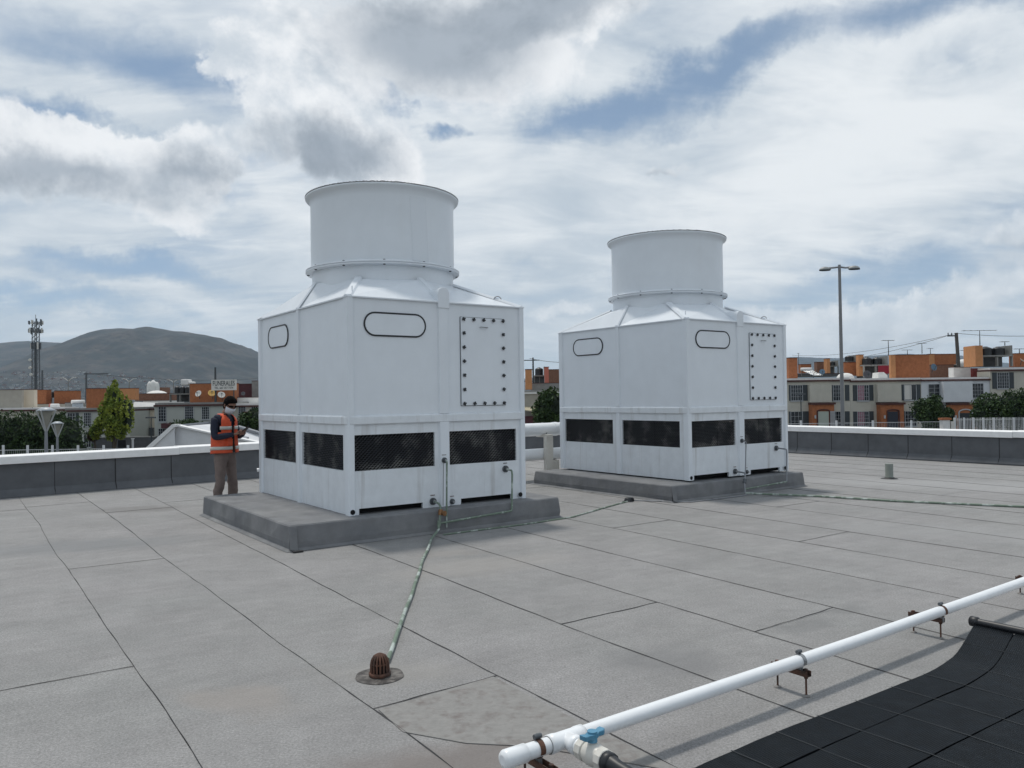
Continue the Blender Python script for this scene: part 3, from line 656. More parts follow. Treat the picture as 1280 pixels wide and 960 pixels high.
m_ = MB(); m_.box(-.095, .075, -.05, .05, .0, .85); m_.build('post', M['cream'], e, bevel=.005)
m_ = MB(); m_.box(-.09, .06, -.065, .30, .85, .905); m_.build('cross_arm', M['cream'], e, bevel=.005)
m_ = MB(); m_.tube([(.0+.142*cos(t)*0, .18+.138*cos(t), 1.0+.138*sin(t)) for t in [pi*1.15+2*pi*.7*i/12 for i in range(13)]], .008, 6); m_.build('pipe_strap', M['steel'], e)
m_ = MB(); m_.box(.11, .30, .04, .24, .0, .38); m_.build('concrete_block', M['cream'], e, bevel=.01)
e = empty('wall_faucet', w2(-.02, 3.34, .62), ROT, 'small pale pipe elbow sticking out behind the left side of the nearer tower', 'faucet')
m_ = MB(); m_.tube([(.06, 0, 0), (-.02, 0, 0), (-.06, .0, -.005), (-.11, .02, -.01)], [.026, .026, .024, .03], 12); m_.build('spout', M['pvc'], e)
e.location = w2(.16, 3.50, .60)

# ------------------------------------------------------------------ foreground header pipe
HB = -6.09; HZ = .185
e = empty('header_pipe', w2(-2.0, HB, HZ), ROT, 'long white plastic header pipe raised on low rusty brackets across the foreground', 'pipe')
m_ = MB(); m_.tube([(-.0+i*.5, .0125*max(0, i*.5-1.8)**1.35, .004*noise.noise(Vector((i*.5, 1, 1)))) for i in range(17)], .0335, 24); m_.build('pipe', M['pvc'], e)
m_ = MB(); m_.tube([(-.045, 0, 0), (-.04, 0, 0), (-.03, 0, 0), (.07, 0, 0), (.072, 0, 0)], [.02, .033, .0385, .0385, .0345], 24); m_.build('end_cap', M['pvc'], e)
m_ = MB(); m_.tube([(.19, 0, 0), (.192, 0, 0), (.225, 0, 0), (.24, 0, 0), (.33, 0, 0), (.345, 0, 0), (.378, 0, 0), (.38, 0, 0)], [.034, .040, .040, .0375, .0375, .040, .040, .034], 24)
m_.tube([(.285, 0, 0), (.285, -.05, 0), (.285, -.052, 0), (.285, -.085, 0), (.285, -.087, 0)], [.0365, .0365, .040, .040, .034], 24); m_.build('tee', M['pvc'], e)
for x_ in (.1925, .3785): 
    m_ = MB(); m_.tube([(x_-.003, 0, 0), (x_+.003, 0, 0)], .0372, 24); m_.build('glue_line', M['steel'], e)
# valve on the branch
e = empty('ball_valve', w2(-1.715, HB-.085, HZ), ROT, 'cream ball valve with a blue T handle and black hose joint', 'valve')
m_ = MB(); m_.tube([(0, .01, 0), (0, 0, 0), (0, -.03, 0)], [.034, .034, .034], 24); m_.build('branch_pipe', M['pvc'], e)
m_ = MB(); m_.tube([(0, -.018, 0), (0, -.02, 0), (0, -.055, 0), (0, -.057, 0)], [.036, .047, .047, .036], 10, sm=False); m_.build('union_nut', M['cream'], e, bevel=.003)
m_ = MB(); m_.tube([(0, -.05, 0), (0, -.07, 0), (0, -.09, 0), (0, -.115, 0), (0, -.14, 0)], [.037, .044, .048, .046, .038], 24); m_.cyl((0, -.09, .04), (0, -.09, .063), .016, 16); m_.build('valve_body', M['cream'], e)
m_ = MB(); m_.tube([(0, -.136, 0), (0, -.138, 0), (0, -.172, 0), (0, -.174, 0)], [.036, .046, .046, .036], 10, sm=False); m_.build('union_nut', M['cream'], e, bevel=.003)
m_ = MB(); hc = Vector((0, -.09, .07)); hd = Vector((.92, .12, 0)).normalized(); hn = Vector((-hd.y, hd.x, 0))
m_.prism([(-.062, -.015), (-.05, -.019), (-.028, -.013), (-.016, -.020), (.016, -.020), (.028, -.013), (.05, -.019), (.062, -.015), (.062, .015), (.05, .019), (.028, .013), (.016, .020), (-.016, .020), (-.028, .013), (-.05, .019), (-.062, .015)],
   lambda u, v, d: tuple(hc+hd*u+hn*v+Vector((0, 0, d+(.006 if abs(u) > .05 else 0)))), -.004, .016)
m_.cyl(tuple(hc-Vector((0, 0, .02))), tuple(hc+Vector((0, 0, .024))), .021, 16); m_.build('handle', M['blue'], e, bevel=.003)
m_ = MB(); pts = [(0, -.165, 0), (0, -.20, 0), (.004, -.24, -.004), (.02, -.33, -.02), (.06, -.46, -.05), (.12, -.62, -.09), (.25, -.85, -.14)]
m_.tube(pts, [.036, .036, .029, .029, .029, .029, .029], 16); m_.tube([(0, -.16, 0), (0, -.165, 0), (0, -.205, 0), (0, -.207, 0)], [.03, .041, .041, .03], 12); m_.build('black_hose', M['black'], e)
# supports
def support(a, bmid, label):
    e = empty('pipe_bracket', w2(a, bmid), ROT, label, 'pipe bracket', 'brackets carrying the header pipe')
    m_ = MB(); z = .128
    m_.box(-.02, .02, -.115, .115, z-.018, z-.015); m_.box(-.02, -.016, -.115, .115, z-.018, z+.012); m_.box(.016, .02, -.115, .115, z-.018, z+.012); m_.build('channel', M['rust'], e)
    for y in (-.095, .088):
        m_ = MB(); m_.cyl((0, y, .0), (0, y, z+.018), .0055, 8); m_.cyl((0, y, z+.012), (0, y, z+.022), .011, 6); m_.cyl((0, y, z-.03), (0, y, z-.02), .011, 6); m_.build('threaded_rod', M['rust'], e)
        m_ = MB(); m_.lathe([(.022, .002), (.015, .008), (.0, .011)], (0, y, 0), 10); m_.build('sealant', M['reroof'], e)
    dz = HZ; yo = HB+.0125*max(0, a+2-1.8)**1.35-bmid; m_ = MB(); vs = []
    n = 26
    for i in range(n+1):
        t = radians(-115)+radians(320)*i/n; 
        for (r, x) in ((.0345, -.012), (.0375, -.012), (.0375, .012), (.0345, .012)): vs.append((x, yo+r*cos(t), dz+r*sin(t)))
    fs = [(i*4+j, i*4+(j+1) % 4, i*4+4+(j+1) % 4, i*4+4+j) for i in range(n) for j in range(4)]+[(3, 2, 1, 0), (n*4, n*4+1, n*4+2, n*4+3)]
    m_.add(vs, fs); m_.build('clamp', M['rust'] if 'first' in label or 'third' in label else M['steel'], e)
    m_ = MB(); m_.cyl((0, yo+.008, dz+.028), (0, yo+.008, dz+.058), .006, 8); m_.cyl((-.018, yo+.006, dz+.048), (.018, yo+.006, dz+.048), .011, 6); m_.build('clamp_bolt', M['dsteel'], e)
    m_ = MB(); m_.box(-.01, .01, yo-.012, yo+.012, z-.016, dz-.031); m_.build('clamp_foot', M['steel'], e)
support(-1.86, -6.08, 'rusty pipe bracket nearest the capped end of the white header pipe, first of the row')
support(-.055, -6.03, 'rusty bracket with a bare steel clamp on the header pipe, second from the capped end')
support(1.545, -5.96, 'rusty bracket on the header pipe near the upper end of the black mat, third along')
support(3.24, -5.94, 'farthest bracket of the header pipe, at the right edge of the picture')

# ------------------------------------------------------------------ black solar collector mat
e = empty('solar_collector_mat', w2(-1.2, -6.34), ROT, 'black ribbed rubber pool-heating mat lying on the roof in the lower right corner', 'solar mat')
Lm = 2.94   # header at a=1.74
def mz(a):   # rises towards header
    t = max(0, (a-2.35)/.6); return .012 + .075*t*t*(3-2*t) if t < 1 else .087
bedge = lambda a: (.012*sin(a*2.1) + (.165*max(0, (a-1.9)/1.05)**1.5))
strips = [(0, .235)]+[(.235+.34*i, .235+.34*(i+1)) for i in range(7)]
for k, (s0, s1) in enumerate(strips):
    m_ = MB(); nu = 60; rib = .0105; nv = int((s1-s0-.008)/rib); vs = []; cols = 2*nv+1
    for i in range(nu+1):
        a_ = -2.6+(Lm+2.6)*i/nu; 
        for j in range(cols):
            v = s0+.004+(s1-s0-.008)*j/(cols-1)
            z = mz(a_)+(.0035 if j % 2 else 0)+.006*noise.noise(Vector((a_*1.2, v*2, k)))+.003*noise.noise(Vector((a_*5, v*5, k)))
            vs.append((a_, -v+bedge(a_)*(1-v/2.6), z))
    fs = [(i*cols+j, (i+1)*cols+j, (i+1)*cols+j+1, i*cols+j+1) for i in range(nu) for j in range(cols-1)]
    m_.add(vs, fs); m_.build('collector_strip', M['mat'], e, recalc=False)
m_ = MB(); vs = []
for i in range(41):
    a_ = -2.6+(Lm+2.6)*i/40
    for j in range(9): v = .01+2.55*j/8; vs.append((a_, -v+bedge(a_)*(1-v/2.6), mz(a_)-.0085))
m_.add(vs, [(i*9+j, (i+1)*9+j, (i+1)*9+j+1, i*9+j+1) for i in range(40) for j in range(8)]); m_.build('backing_sheet', M['black'], e, recalc=False)
# dusty cross welds
for i in range(14):
    a_ = 2.62-.337*i; m_ = MB(); n = 50; vs = []
    for j in range(n+1):
        v = 2.6*j/n; z = mz(a_)+.0035+.006*noise.noise(Vector((a_*1.2, v*2, min(7, max(0, int((v+.1)/.34))))))
        for s_ in (-.004, .004): vs.append((a_+s_+.01*sin(v*3), -v+bedge(a_)*(1-v/2.6), z))
    m_.add(vs, [(j*2, j*2+1, j*2+3, j*2+2) for j in range(n)]); m_.build('cross_weld', M['matdust'], e, recalc=False)
m_ = MB(); m_.tube([(Lm+.01, .17, .105), (Lm+.01, -2.7, .105)], .026, 16); m_.tube([(Lm+.01, .19, .105), (Lm+.01, .185, .105), (Lm+.01, .14, .105), (Lm+.01, .135, .105)], [.028, .034, .034, .028], 16)
m_.build('header', M['black'], e)
m_ = MB(); m_.cyl((.03, -.62, .02), (.03, -.62, .026), .006, 8); m_.build('stud', M['pvc'], e)

# ------------------------------------------------------------------ person in the orange vest
def person():
    P0 = Vector((-4.36, 12.10, 0)); fz = radians(-22)      # facing image right, a little towards the camera
    e = empty('person', P0, fz, 'person in orange vest and white mask looking down at a phone beside the nearer tower', 'person')
    # local frame: +x forward, +y left
    skin = mat('skin', (.23, .12, .08), .6); hair = mat('black_hair', (.006, .005, .005), .95, spec=.1); navy = mat('navy_sleeve', (.012, .016, .034), .85)
    org = mat('orange_vest', (.62, .085, .03), .75, var=.12, scale=9, bump=.3, bscale=12); khaki = mat('brown_trousers', (.165, .128, .115), .9, var=.15, scale=6, bump=.6, bscale=10)
    refl = mat('reflective_tape', (.50, .50, .46), .4); shoe = mat('dark_shoe', (.02, .018, .017), .6); mask = mat('white_mask', (.62, .64, .68), .8)
    def skinned(name, verts, edges, mats, sub=2, root=0):
        me = bpy.data.meshes.new(name); me.from_pydata([v[0] for v in verts], edges, []); o = bpy.data.objects.new(name, me); COL.objects.link(o)
        md = o.modifiers.new('skin', 'SKIN'); md.use_smooth_shade = True
        if not me.skin_vertices: me.attributes.new('sv', 'FLOAT', 'POINT')
        for i, v in enumerate(verts):
            r = v[1]; me.skin_vertices[0].data[i].radius = (r, r) if not isinstance(r, tuple) else r; me.skin_vertices[0].data[i].use_root = (i == root)
        s = o.modifiers.new('sub', 'SUBSURF'); s.levels = s.render_levels = sub
        dg = bpy.context.evaluated_depsgraph_get(); me2 = bpy.data.meshes.new_from_object(o.evaluated_get(dg)); bpy.data.objects.remove(o)
        o = bpy.data.objects.new(name, me2); COL.objects.link(o); me2.materials.clear()
        for mt in mats: me2.materials.append(mt)
        for p in me2.polygons: p.use_smooth = True
        o.parent = e; return o
    def ch(pts): return [(i, i+1) for i in range(len(pts)-1)]
    def arm(s):
        sh = (-.01, .185*s, 1.40); el_ = (.02 if s < 0 else .05, .235*s, 1.115); wr = (.27, .10*s, 1.16)
        return sh, el_, wr
    V = [((0, 0, .93), .125), ((0, 0, 1.08), .115), ((0, 0, 1.25), .125), ((-.01, 0, 1.38), .105), ((.0, 0, 1.455), .052), ((.035, 0, 1.53), .055)]
    Eg = ch(V); n = len(V)
    for s in (-1, 1):
        sh, el_, wr = arm(s); k = len(V); V += [((sh[0], sh[1]*.93, sh[2]-.02), .040), (el_, .038), (wr, .028)]; Eg += [(3, k), (k, k+1), (k+1, k+2)]
        k = len(V); V += [((0.0, .095*s, .86), .092), ((.02, .13*s, .48), .055), ((-.01, .168*s, .09), .04), ((.13, .172*s, .035), .030)]; Eg += [(0, k), (k, k+1), (k+1, k+2), (k+2, k+3)]
    body = skinned('body', V, Eg, [skin], 1)
    # head: lofted rings with face profile, tilted down
    hd = bpy.data.objects.new('head', bpy.data.meshes.new('head')); m_ = MB()
    T = Matrix.Translation((.05, 0, 1.50)) @ Matrix.Rotation(radians(-8), 4, 'Z') @ Matrix.Rotation(radians(28), 4, 'Y')
    rings = [(-.01, .045, .05, .0), (.02, .062, .058, .012), (.05, .075, .064, .02), (.085, .086, .071, .018), (.12, .090, .075, .012), (.155, .092, .077, .006), (.19, .085, .073, .0), (.215, .066, .058, -.005), (.232, .035, .03, -.006), (.236, .004, .004, -.006)]
    vs = []; ns = 24
    for (z, rx, ry, ox) in rings:
        for j in range(ns):
            a_ = 2*pi*j/ns; x = rx*cos(a_)+ox; y = ry*sin(a_); f = max(0, cos(a_))**10
            if .06 < z < .12: x += .022*f*(1-abs(z-.085)/.04)
            if .115 < z < .13: x -= .006*f
            vs.append(tuple(T @ Vector((x, y, z))))
    m_.add(vs, [(i*ns+j, i*ns+(j+1) % ns, (i+1)*ns+(j+1) % ns, (i+1)*ns+j) for i in range(len(rings)-1) for j in range(ns)], 0, True)
    for s in (-1, 1): m_.tube([tuple(T @ Vector((-.0, .074*s, .075))), tuple(T @ Vector((-.004, .085*s, .10))), tuple(T @ Vector((-.008, .080*s, .125)))], [.008, .013, .008], 8)
    hobj = m_.build('head', skin, e)
    m_ = MB(); vs = []
    for (z, rx, ry, ox) in [(.03, .050, .050, -.035), (.07, .078, .074, -.022), (.11, .093, .080, -.016), (.15, .100, .085, -.006), (.19, .100, .085, .004), (.225, .078, .066, .004), (.25, .035, .03, .0), (.254, .003, .003, 0)]:
        for j in range(ns):
            a_ = 2*pi*j/ns; k = 1+.05*noise.noise(Vector((cos(a_)*4, sin(a_)*4, z*40)))
            x = rx*cos(a_)*k+ox
            if z < .16: x = min(x, .02+.03*(z/.15))
            vs.append(tuple(T @ Vector((x, ry*sin(a_)*k, z))))
    m_.add(vs, [(i*ns+j, i*ns+(j+1) % ns, (i+1)*ns+(j+1) % ns, (i+1)*ns+j) for i in range(7) for j in range(ns)], 0, True); m_.build('hair', hair, e)
    m_ = MB(); vs = []
    for (z, rx, ry) in [(-.01, .060, .052), (.02, .080, .064), (.055, .103, .071), (.085, .112, .074), (.10, .103, .076)]:
        for j in range(13):
            a_ = radians(-85)+radians(170)*j/12; vs.append(tuple(T @ Vector((rx*cos(a_)+.012, ry*sin(a_), z))))
    m_.add(vs, [(i*13+j, i*13+j+1, (i+1)*13+j+1, (i+1)*13+j) for i in range(4) for j in range(12)], 0, True); mk = m_.build('face_mask', mask, e)
    mk.modifiers.new('s', 'SOLIDIFY').thickness = .002
    m_ = MB()
    for s in (-1, 1): m_.tube([tuple(T @ Vector((.098, .012*s, .128))), tuple(T @ Vector((.094, .035*s, .130))), tuple(T @ Vector((.075, .062*s, .128))), tuple(T @ Vector((.0, .079*s, .125)))], [.012, .017, .010, .003], 8)
    m_.build('glasses', hair, e)
    # shirt
    V = [((0, 0, 1.0), .14), ((0, 0, 1.10), .135), ((0, 0, 1.25), .14), ((-.01, 0, 1.38), .12), ((-.005, 0, 1.46), .062)]; Eg = ch(V)
    for s in (-1, 1):
        sh, el_, wr = arm(s); k = len(V); V += [(sh, .072), (((sh[0]+el_[0])/2-.01, (sh[1]+el_[1])/2, (sh[2]+el_[2])/2), .062), (el_, .058), (((wr[0]+el_[0])/2, (wr[1]+el_[1])/2, (wr[2]+el_[2])/2), .05), (wr, .036)]; Eg += [(3, k), (k, k+1), (k+1, k+2), (k+2, k+3), (k+3, k+4)]
    skinned('shirt', V, Eg, [navy])
    # trousers with creases
    V = [((0, 0, .98), .14), ((0, 0, .90), .145)]; Eg = [(0, 1)]
    for s in (-1, 1):
        k = len(V); V += [((0.0, .095*s, .82), .105), ((.01, .112*s, .66), .090), ((.03, .13*s, .50), .076), ((.015, .148*s, .36), .074), ((.0, .162*s, .22), .068), ((.015, .17*s, .11), .074)]; Eg += [(1, k)]+[(k+i, k+i+1) for i in range(5)]
    tr = skinned('trousers', V, Eg, [khaki])
    for v in tr.data.vertices:
        c = v.co; q = noise.noise(Vector((c.x*6, c.y*6, c.z*14)))*.014*(1.5 if c.z < .5 else .7); c.x += q; c.y += q*.6
    for s in (-1, 1):
        m_ = MB(); y = .17*s; vs = []
        for (x, w, h) in [(-.07, .03, .06), (-.05, .042, .085), (.02, .045, .09), (.08, .046, .065), (.14, .046, .05), (.185, .036, .04), (.20, .015, .025)]:
            for j in range(10):
                a_ = 2*pi*j/10; vs.append((x, y+w*cos(a_), max(0, h*.5+h*.55*sin(a_))))
        m_.add(vs, [(i*10+j, i*10+(j+1) % 10, (i+1)*10+(j+1) % 10, (i+1)*10+j) for i in range(6) for j in range(10)]+[tuple(range(10)), tuple(range(60, 70))[::-1]], 0, True); m_.build('shoe', shoe, e)
    # vest: open-fronted shell with arm holes
    def vest_r(z, a_):
        t = (z-.90)/.56; rx = .165-.012*t+.035*max(0, .25-t); ry = .218+.02*max(0, .4-t)-.01*t
        if t > .78: k = (t-.78)/.22; rx *= 1-.42*k*k; ry *= 1-.52*k*k
        q = 1+.03*noise.noise(Vector((cos(a_)*2.5, sin(a_)*2.5, z*7)))
        return rx*q, ry*q
    def shell(name, mt, z0, z1, nz_, off, gap=True, a0=None, a1=None):
        m_ = MB(); na = 60; vs = []; fs = []; idx = {}
        for i in range(nz_+1):
            z = z0+(z1-z0)*i/nz_
            for j in range(na+1):
                a_ = (a0 if a0 is not None else radians(8))+((a1 if a1 is not None else radians(352))-(a0 if a0 is not None else radians(8)))*j/na
                rx, ry = vest_r(z, a_); zz = z-.02*max(0, -cos(a_))*(1 if z < 1 else 0)
                vs.append(((rx+off)*cos(a_)-.005, (ry+off)*sin(a_), zz))
        for i in range(nz_):
            for j in range(na):
                z = z0+(z1-z0)*(i+.5)/nz_; x, y, _ = vs[i*(na+1)+j]
                hole = z > 1.19 and abs(y) > .145+.02*(z-1.19) and abs(x) < .075 and z < 1.43
                vn = x > 0 and z > 1.27 and abs(y) < .02+(z-1.27)*.42      # V neck
                if hole or vn: continue
                fs.append((i*(na+1)+j, i*(na+1)+j+1, (i+1)*(na+1)+j+1, (i+1)*(na+1)+j))
        m_.add(vs, fs, 0, True); o = m_.build(name, mt, e, recalc=False); so_ = o.modifiers.new('s', 'SOLIDIFY'); so_.thickness = .006; so_.offset = 1; return o
    shell('vest', org, .88, 1.465, 30, .0)
    for z in (.955, 1.255): shell('reflective_band', refl, z-.025, z+.025, 2, .009)
    m_ = MB(); m_.box(.165, .185, -.115, -.012, .99, 1.09); m_.box(.18, .19, -.115, -.012, 1.07, 1.09); m_.build('pocket', org, e, bevel=.004).rotation_euler = (0, 0, -.12)
    m_ = MB(); m_.tube([(.178, 0, .885), (.172, .0, 1.1), (.165, .0, 1.27)], .009, 6); m_.build('zip', shoe, e)
    m_ = MB()
    # hands with fingers round the phone
    for s in (-1, 1):
        sh, el_, wr = arm(s); w = Vector(wr); pc = Vector((.36, .012*s, 1.20)); dd = (pc-w); dd.z *= .6
        palm = w+dd*.62; V = [(tuple(w-dd*.1), .026), (tuple(w+dd*.3), (.034, .018)), (tuple(palm), (.040, .016))]; Eg = [(0, 1), (1, 2)]
        hnd = skinned('hand', V, Eg, [skin], 2)
        for f in range(4):
            k = f-1.5; st = palm+Vector((0, 0, 0))+Vector((.018*k*.3, .0, .017*k)); p1 = st+dd*.30+Vector((0, -.006*s, 0)); p2 = p1+Vector((.022, -.022*s, .004)); p3 = p2+Vector((.0, -.018*s-.0, .004))
            m2 = MB(); m2.tube([tuple(st), tuple(p1), tuple(p2), tuple(p3)], [.009, .009, .008, .006], 8); m2.build('finger', skin, hnd)
        m2 = MB(); t0_ = w+dd*.25+Vector((0, -.006*s, .016)); m2.tube([tuple(t0_), tuple(t0_+dd*.25+Vector((0, -.008*s, .02))), tuple(t0_+dd*.55+Vector((0, -.014*s, .026)))], [.011, .010, .007], 8); m2.build('thumb', skin, hnd)
    T2 = Matrix.Translation((.375, 0, 1.225)) @ Matrix.Rotation(radians(-35), 4, 'Y')
    ph = empty('phone', e.matrix_basis @ Vector((.385, 0, 1.225)), fz, 'small dark phone held in the hands of the person in the orange vest', 'phone')
    ph.rotation_euler = (0, radians(-32), fz); m_ = MB(); m_.box(-.072, .072, -.036, .036, -.005, .005); m_.build('case', shoe, ph, bevel=.004)
    m_ = MB(); m_.box(-.066, .066, -.032, .032, .0052, .006); m_.build('screen', mat('screen', (.03, .035, .04), .1), ph)
person()

# ------------------------------------------------------------------ ground outside, mountain
GZ = -2.7
asph = mat('asphalt', (.05, .052, .055), .9, var=.2, scale=.3, col2=(.10, .10, .095), vec='Position')
m_ = MB(); m_.add([(-9000, -3000, GZ), (9000, -3000, GZ), (9000, 14000, GZ), (-9000, 14000, GZ)], [(0, 1, 2, 3)]); o = m_.build('ground', mat('dry_ground', (.13, .12, .10), .95, var=.3, scale=.01, col2=(.09, .10, .07), vec='Position')); o['kind'] = 'structure'
m_ = MB(); m_.add([(-160, 26, GZ+.004), (160, 26, GZ+.004), (160, 69.5, GZ+.004), (-160, 69.5, GZ+.004)], [(0, 1, 2, 3)]); o = m_.build('road', asph); o['kind'] = 'structure'
m_ = MB(); m_.box(-160, 160, 69.5, 71.2, GZ-.1, GZ+.13); o = m_.build('pavement', mat('concrete_pavement', (.26, .255, .24), .9, var=.12, scale=.5)); o['kind'] = 'structure'
def lerp_prof(pr, x):
    if x <= pr[0][0]: return pr[0][1]
    for (x0, y0), (x1, y1) in zip(pr, pr[1:]):
        if x <= x1: t = (x-x0)/(x1-x0); t = t*t*(3-2*t)*.5+t*.5; return y0+(y1-y0)*t
    return pr[-1][1]
def hill(name, prof, D, depth, mt, x_0, x_1, nx, ny, rough, seed):
    pr = [(at(x, y, D).x, at(x, y, D).z) for x, y in prof]
    x0, x1 = at(x_0, 400, D).x, at(x_1, 400, D).x; vs = []
    def H(x, y):
        s = (y-D)/depth; base = lerp_prof(pr, x)-GZ
        f = exp(-(s*1.35)**2*1.3) if s < 0 else max(0, 1-s*s)
        rv = noise.fractal(Vector((x/260, y/420, seed)), 1., 2.1, 6)
        return GZ-3 + max(0, base*f + rough*.95*(rv-.6*abs(noise.noise(Vector((x/170+.3*noise.noise(Vector((x/300, y/300, 1))), y/900, seed)))))*min(1, abs(s)*4)*f + 6*noise.noise(Vector((x/90, 7, seed))))
    for j in range(ny+1):
        y = D-depth*1.35+(depth*2.3)*j/ny
        for i in range(nx+1):
            x = x0+(x1-x0)*i/nx; vs.append((x*y/D if False else x, y, H(x, y)))
    fs = [(j*(nx+1)+i, j*(nx+1)+i+1, (j+1)*(nx+1)+i+1, (j+1)*(nx+1)+i) for j in range(ny) for i in range(nx)]
    m_ = MB(); m_.add(vs, fs, 0, True); o = m_.build(name, mt, recalc=False); o['kind'] = 'structure'; return H
def mountmat():
    m_ = mat('scrub_hillside', (.014, .019, .017), .95, col2=(.070, .058, .048), scale=.009, detail=12, thr=(.44, .66), var=.6, vec='Position')
    nt = m_.node_tree; p = nt.nodes['Principled BSDF']; src = p.inputs['Base Color'].links[0].from_socket; pos = [n for n in nt.nodes if n.type == 'NEW_GEOMETRY'][0].outputs['Position']
    n = nt.nodes.new('ShaderNodeTexNoise'); nt.links.new(pos, n.inputs['Vector']); n.inputs['Scale'].default_value = .035; n.inputs['Detail'].default_value = 5; n.inputs['Roughness'].default_value = .75
    g = nt.nodes.new('ShaderNodeMapRange'); nt.links.new(n.outputs['Fac'], g.inputs[0]); g.inputs[1].default_value = .52; g.inputs[2].default_value = .60
    x = nt.nodes.new('ShaderNodeMix'); x.data_type = 'RGBA'; nt.links.new(g.outputs[0], x.inputs[0]); nt.links.new(src, x.inputs[6]); x.inputs[7].default_value = (.009, .013, .011, 1); nt.links.new(x.outputs[2], p.inputs['Base Color']); return m_
MT = mountmat()
hill('mountain_ridge', [(-600, 470), (-300, 455), (-120, 446), (-60, 440), (0, 434), (18, 428), (45, 426), (75, 428), (104, 431), (130, 436), (200, 445), (400, 470), (800, 490)], 4600, 1500, MT, -700, 820, 200, 60, 34, 3.3)
HM = hill('mountain', [(-80, 492), (-20, 480), (40, 464), (80, 446), (104, 431), (120, 423), (150, 414.5), (175, 412), (200, 410), (225, 413), (250, 417), (275, 421), (287, 427), (300, 435), (322, 446), (360, 462), (420, 478), (520, 490), (640, 496)], 3500, 1150, MT, -120, 660, 380, 130, 36, 8.1)
hill('distant_hills', [(300, 488), (600, 478), (690, 470), (800, 458), (900, 448), (990, 446.5), (1020, 447), (1060, 447), (1100, 444), (1130, 442), (1170, 444), (1230, 452), (1320, 462), (1500, 480)], 7000, 1800, MT, 290, 1520, 200, 40, 30, 5.7)
# far town on the foot of the mountain
m_ = MB(); rng = random.Random(4)
for i in range(9000):
    D = 2760-1800*rng.random()**1.3; px = rng.uniform(-60, 520); x = at(px, 480, D).x; y = D
    z = max(HM(x, y), GZ)
    if D > 2550 and rng.random() < .6: continue
    w, dd_, h = rng.uniform(3, 9), rng.uniform(3, 9), rng.uniform(2, 4.5)
    m_.box(x-w/2, x+w/2, y-dd_/2, y+dd_/2, z-3, z+h, rng.choice([0, 0, 1, 1, 2, 3, 4]))
o = m_.build('far_town', [mat('town_white', (.36, .35, .33), .9), mat('town_grey', (.17, .17, .165), .9), mat('town_pink', (.22, .15, .12), .9), mat('town_red', (.16, .075, .05), .9), mat('town_tan', (.20, .18, .14), .9)], recalc=False); o['kind'] = 'stuff'; o['label'] = 'hazy houses of the far town along the foot of the mountain'

# ------------------------------------------------------------------ foliage
leafm = {}
def leafmat(name, c, c2):
    if name not in leafm:
        leafm[name] = mat(name, c, .65, col2=c2, scale=1.1, thr=(.35, .65), var=.35, vec='Object')
        p = leafm[name].node_tree.nodes['Principled BSDF']; p.inputs['Specular IOR Level'].default_value = .25
    return leafm[name]
def foliage(name, blobs, n, leaf, mt, parent, seed, flat=.5):
    """blobs: (x,y,z, rx,ry,rz) ellipsoids; leaf clusters scattered near their shells, with twigs of uneven length"""
    r_ = random.Random(seed); m_ = MB(); vol = [b[3]*b[4]*b[5] for b in blobs]
    for i in range(n):
        b = r_.choices(blobs, vol)[0]
        while True:
            v = Vector((r_.uniform(-1, 1), r_.uniform(-1, 1), r_.uniform(-1, 1)))
            if .05 < v.length < 1: break
        v = v.normalized()*(.35+.65*r_.random()**.45); q = Vector((b[0]+v.x*b[3], b[1]+v.y*b[4], b[2]+v.z*b[5]))
        nz_ = noise.noise(q*1.9+Vector((seed, 0, 0)))
        if nz_ < -.22: continue
        q += v*nz_*.5*min(b[3], b[5])
        s = leaf*r_.uniform(.6, 1.5); u = Vector((r_.uniform(-1, 1), r_.uniform(-1, 1), r_.uniform(-.6, 1))).normalized(); w = u.orthogonal().normalized(); w = (Matrix.Rotation(r_.uniform(0, 6.3), 3, u) @ w)
        t = u.cross(w); m_.add([q-w*s*.5, q+t*s*.32, q+w*s*.6, q-t*s*.32], [(0, 1, 2, 3)])
    o = m_.build(name, mt, parent, recalc=False)
    # added dark lumpy core: closes gaps, crown shade put into its colour
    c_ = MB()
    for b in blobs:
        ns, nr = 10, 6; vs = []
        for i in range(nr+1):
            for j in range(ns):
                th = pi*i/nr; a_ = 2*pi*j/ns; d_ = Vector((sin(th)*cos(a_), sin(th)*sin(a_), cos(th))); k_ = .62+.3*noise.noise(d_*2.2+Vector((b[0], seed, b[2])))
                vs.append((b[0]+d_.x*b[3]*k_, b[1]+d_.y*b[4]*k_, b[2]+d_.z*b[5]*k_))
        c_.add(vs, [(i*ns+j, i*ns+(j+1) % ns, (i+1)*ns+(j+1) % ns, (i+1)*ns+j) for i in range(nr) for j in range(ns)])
    c_.build('crown_shade_core', LCORE, parent, recalc=False); return o
LCORE = mat('painted_crown_shade', (.012, .022, .010), .9)  # near-black green that paints the shade inside the crowns
bark = mat('bark', (.09, .07, .05), .9, var=.3, scale=5, bump=.5, bscale=20)
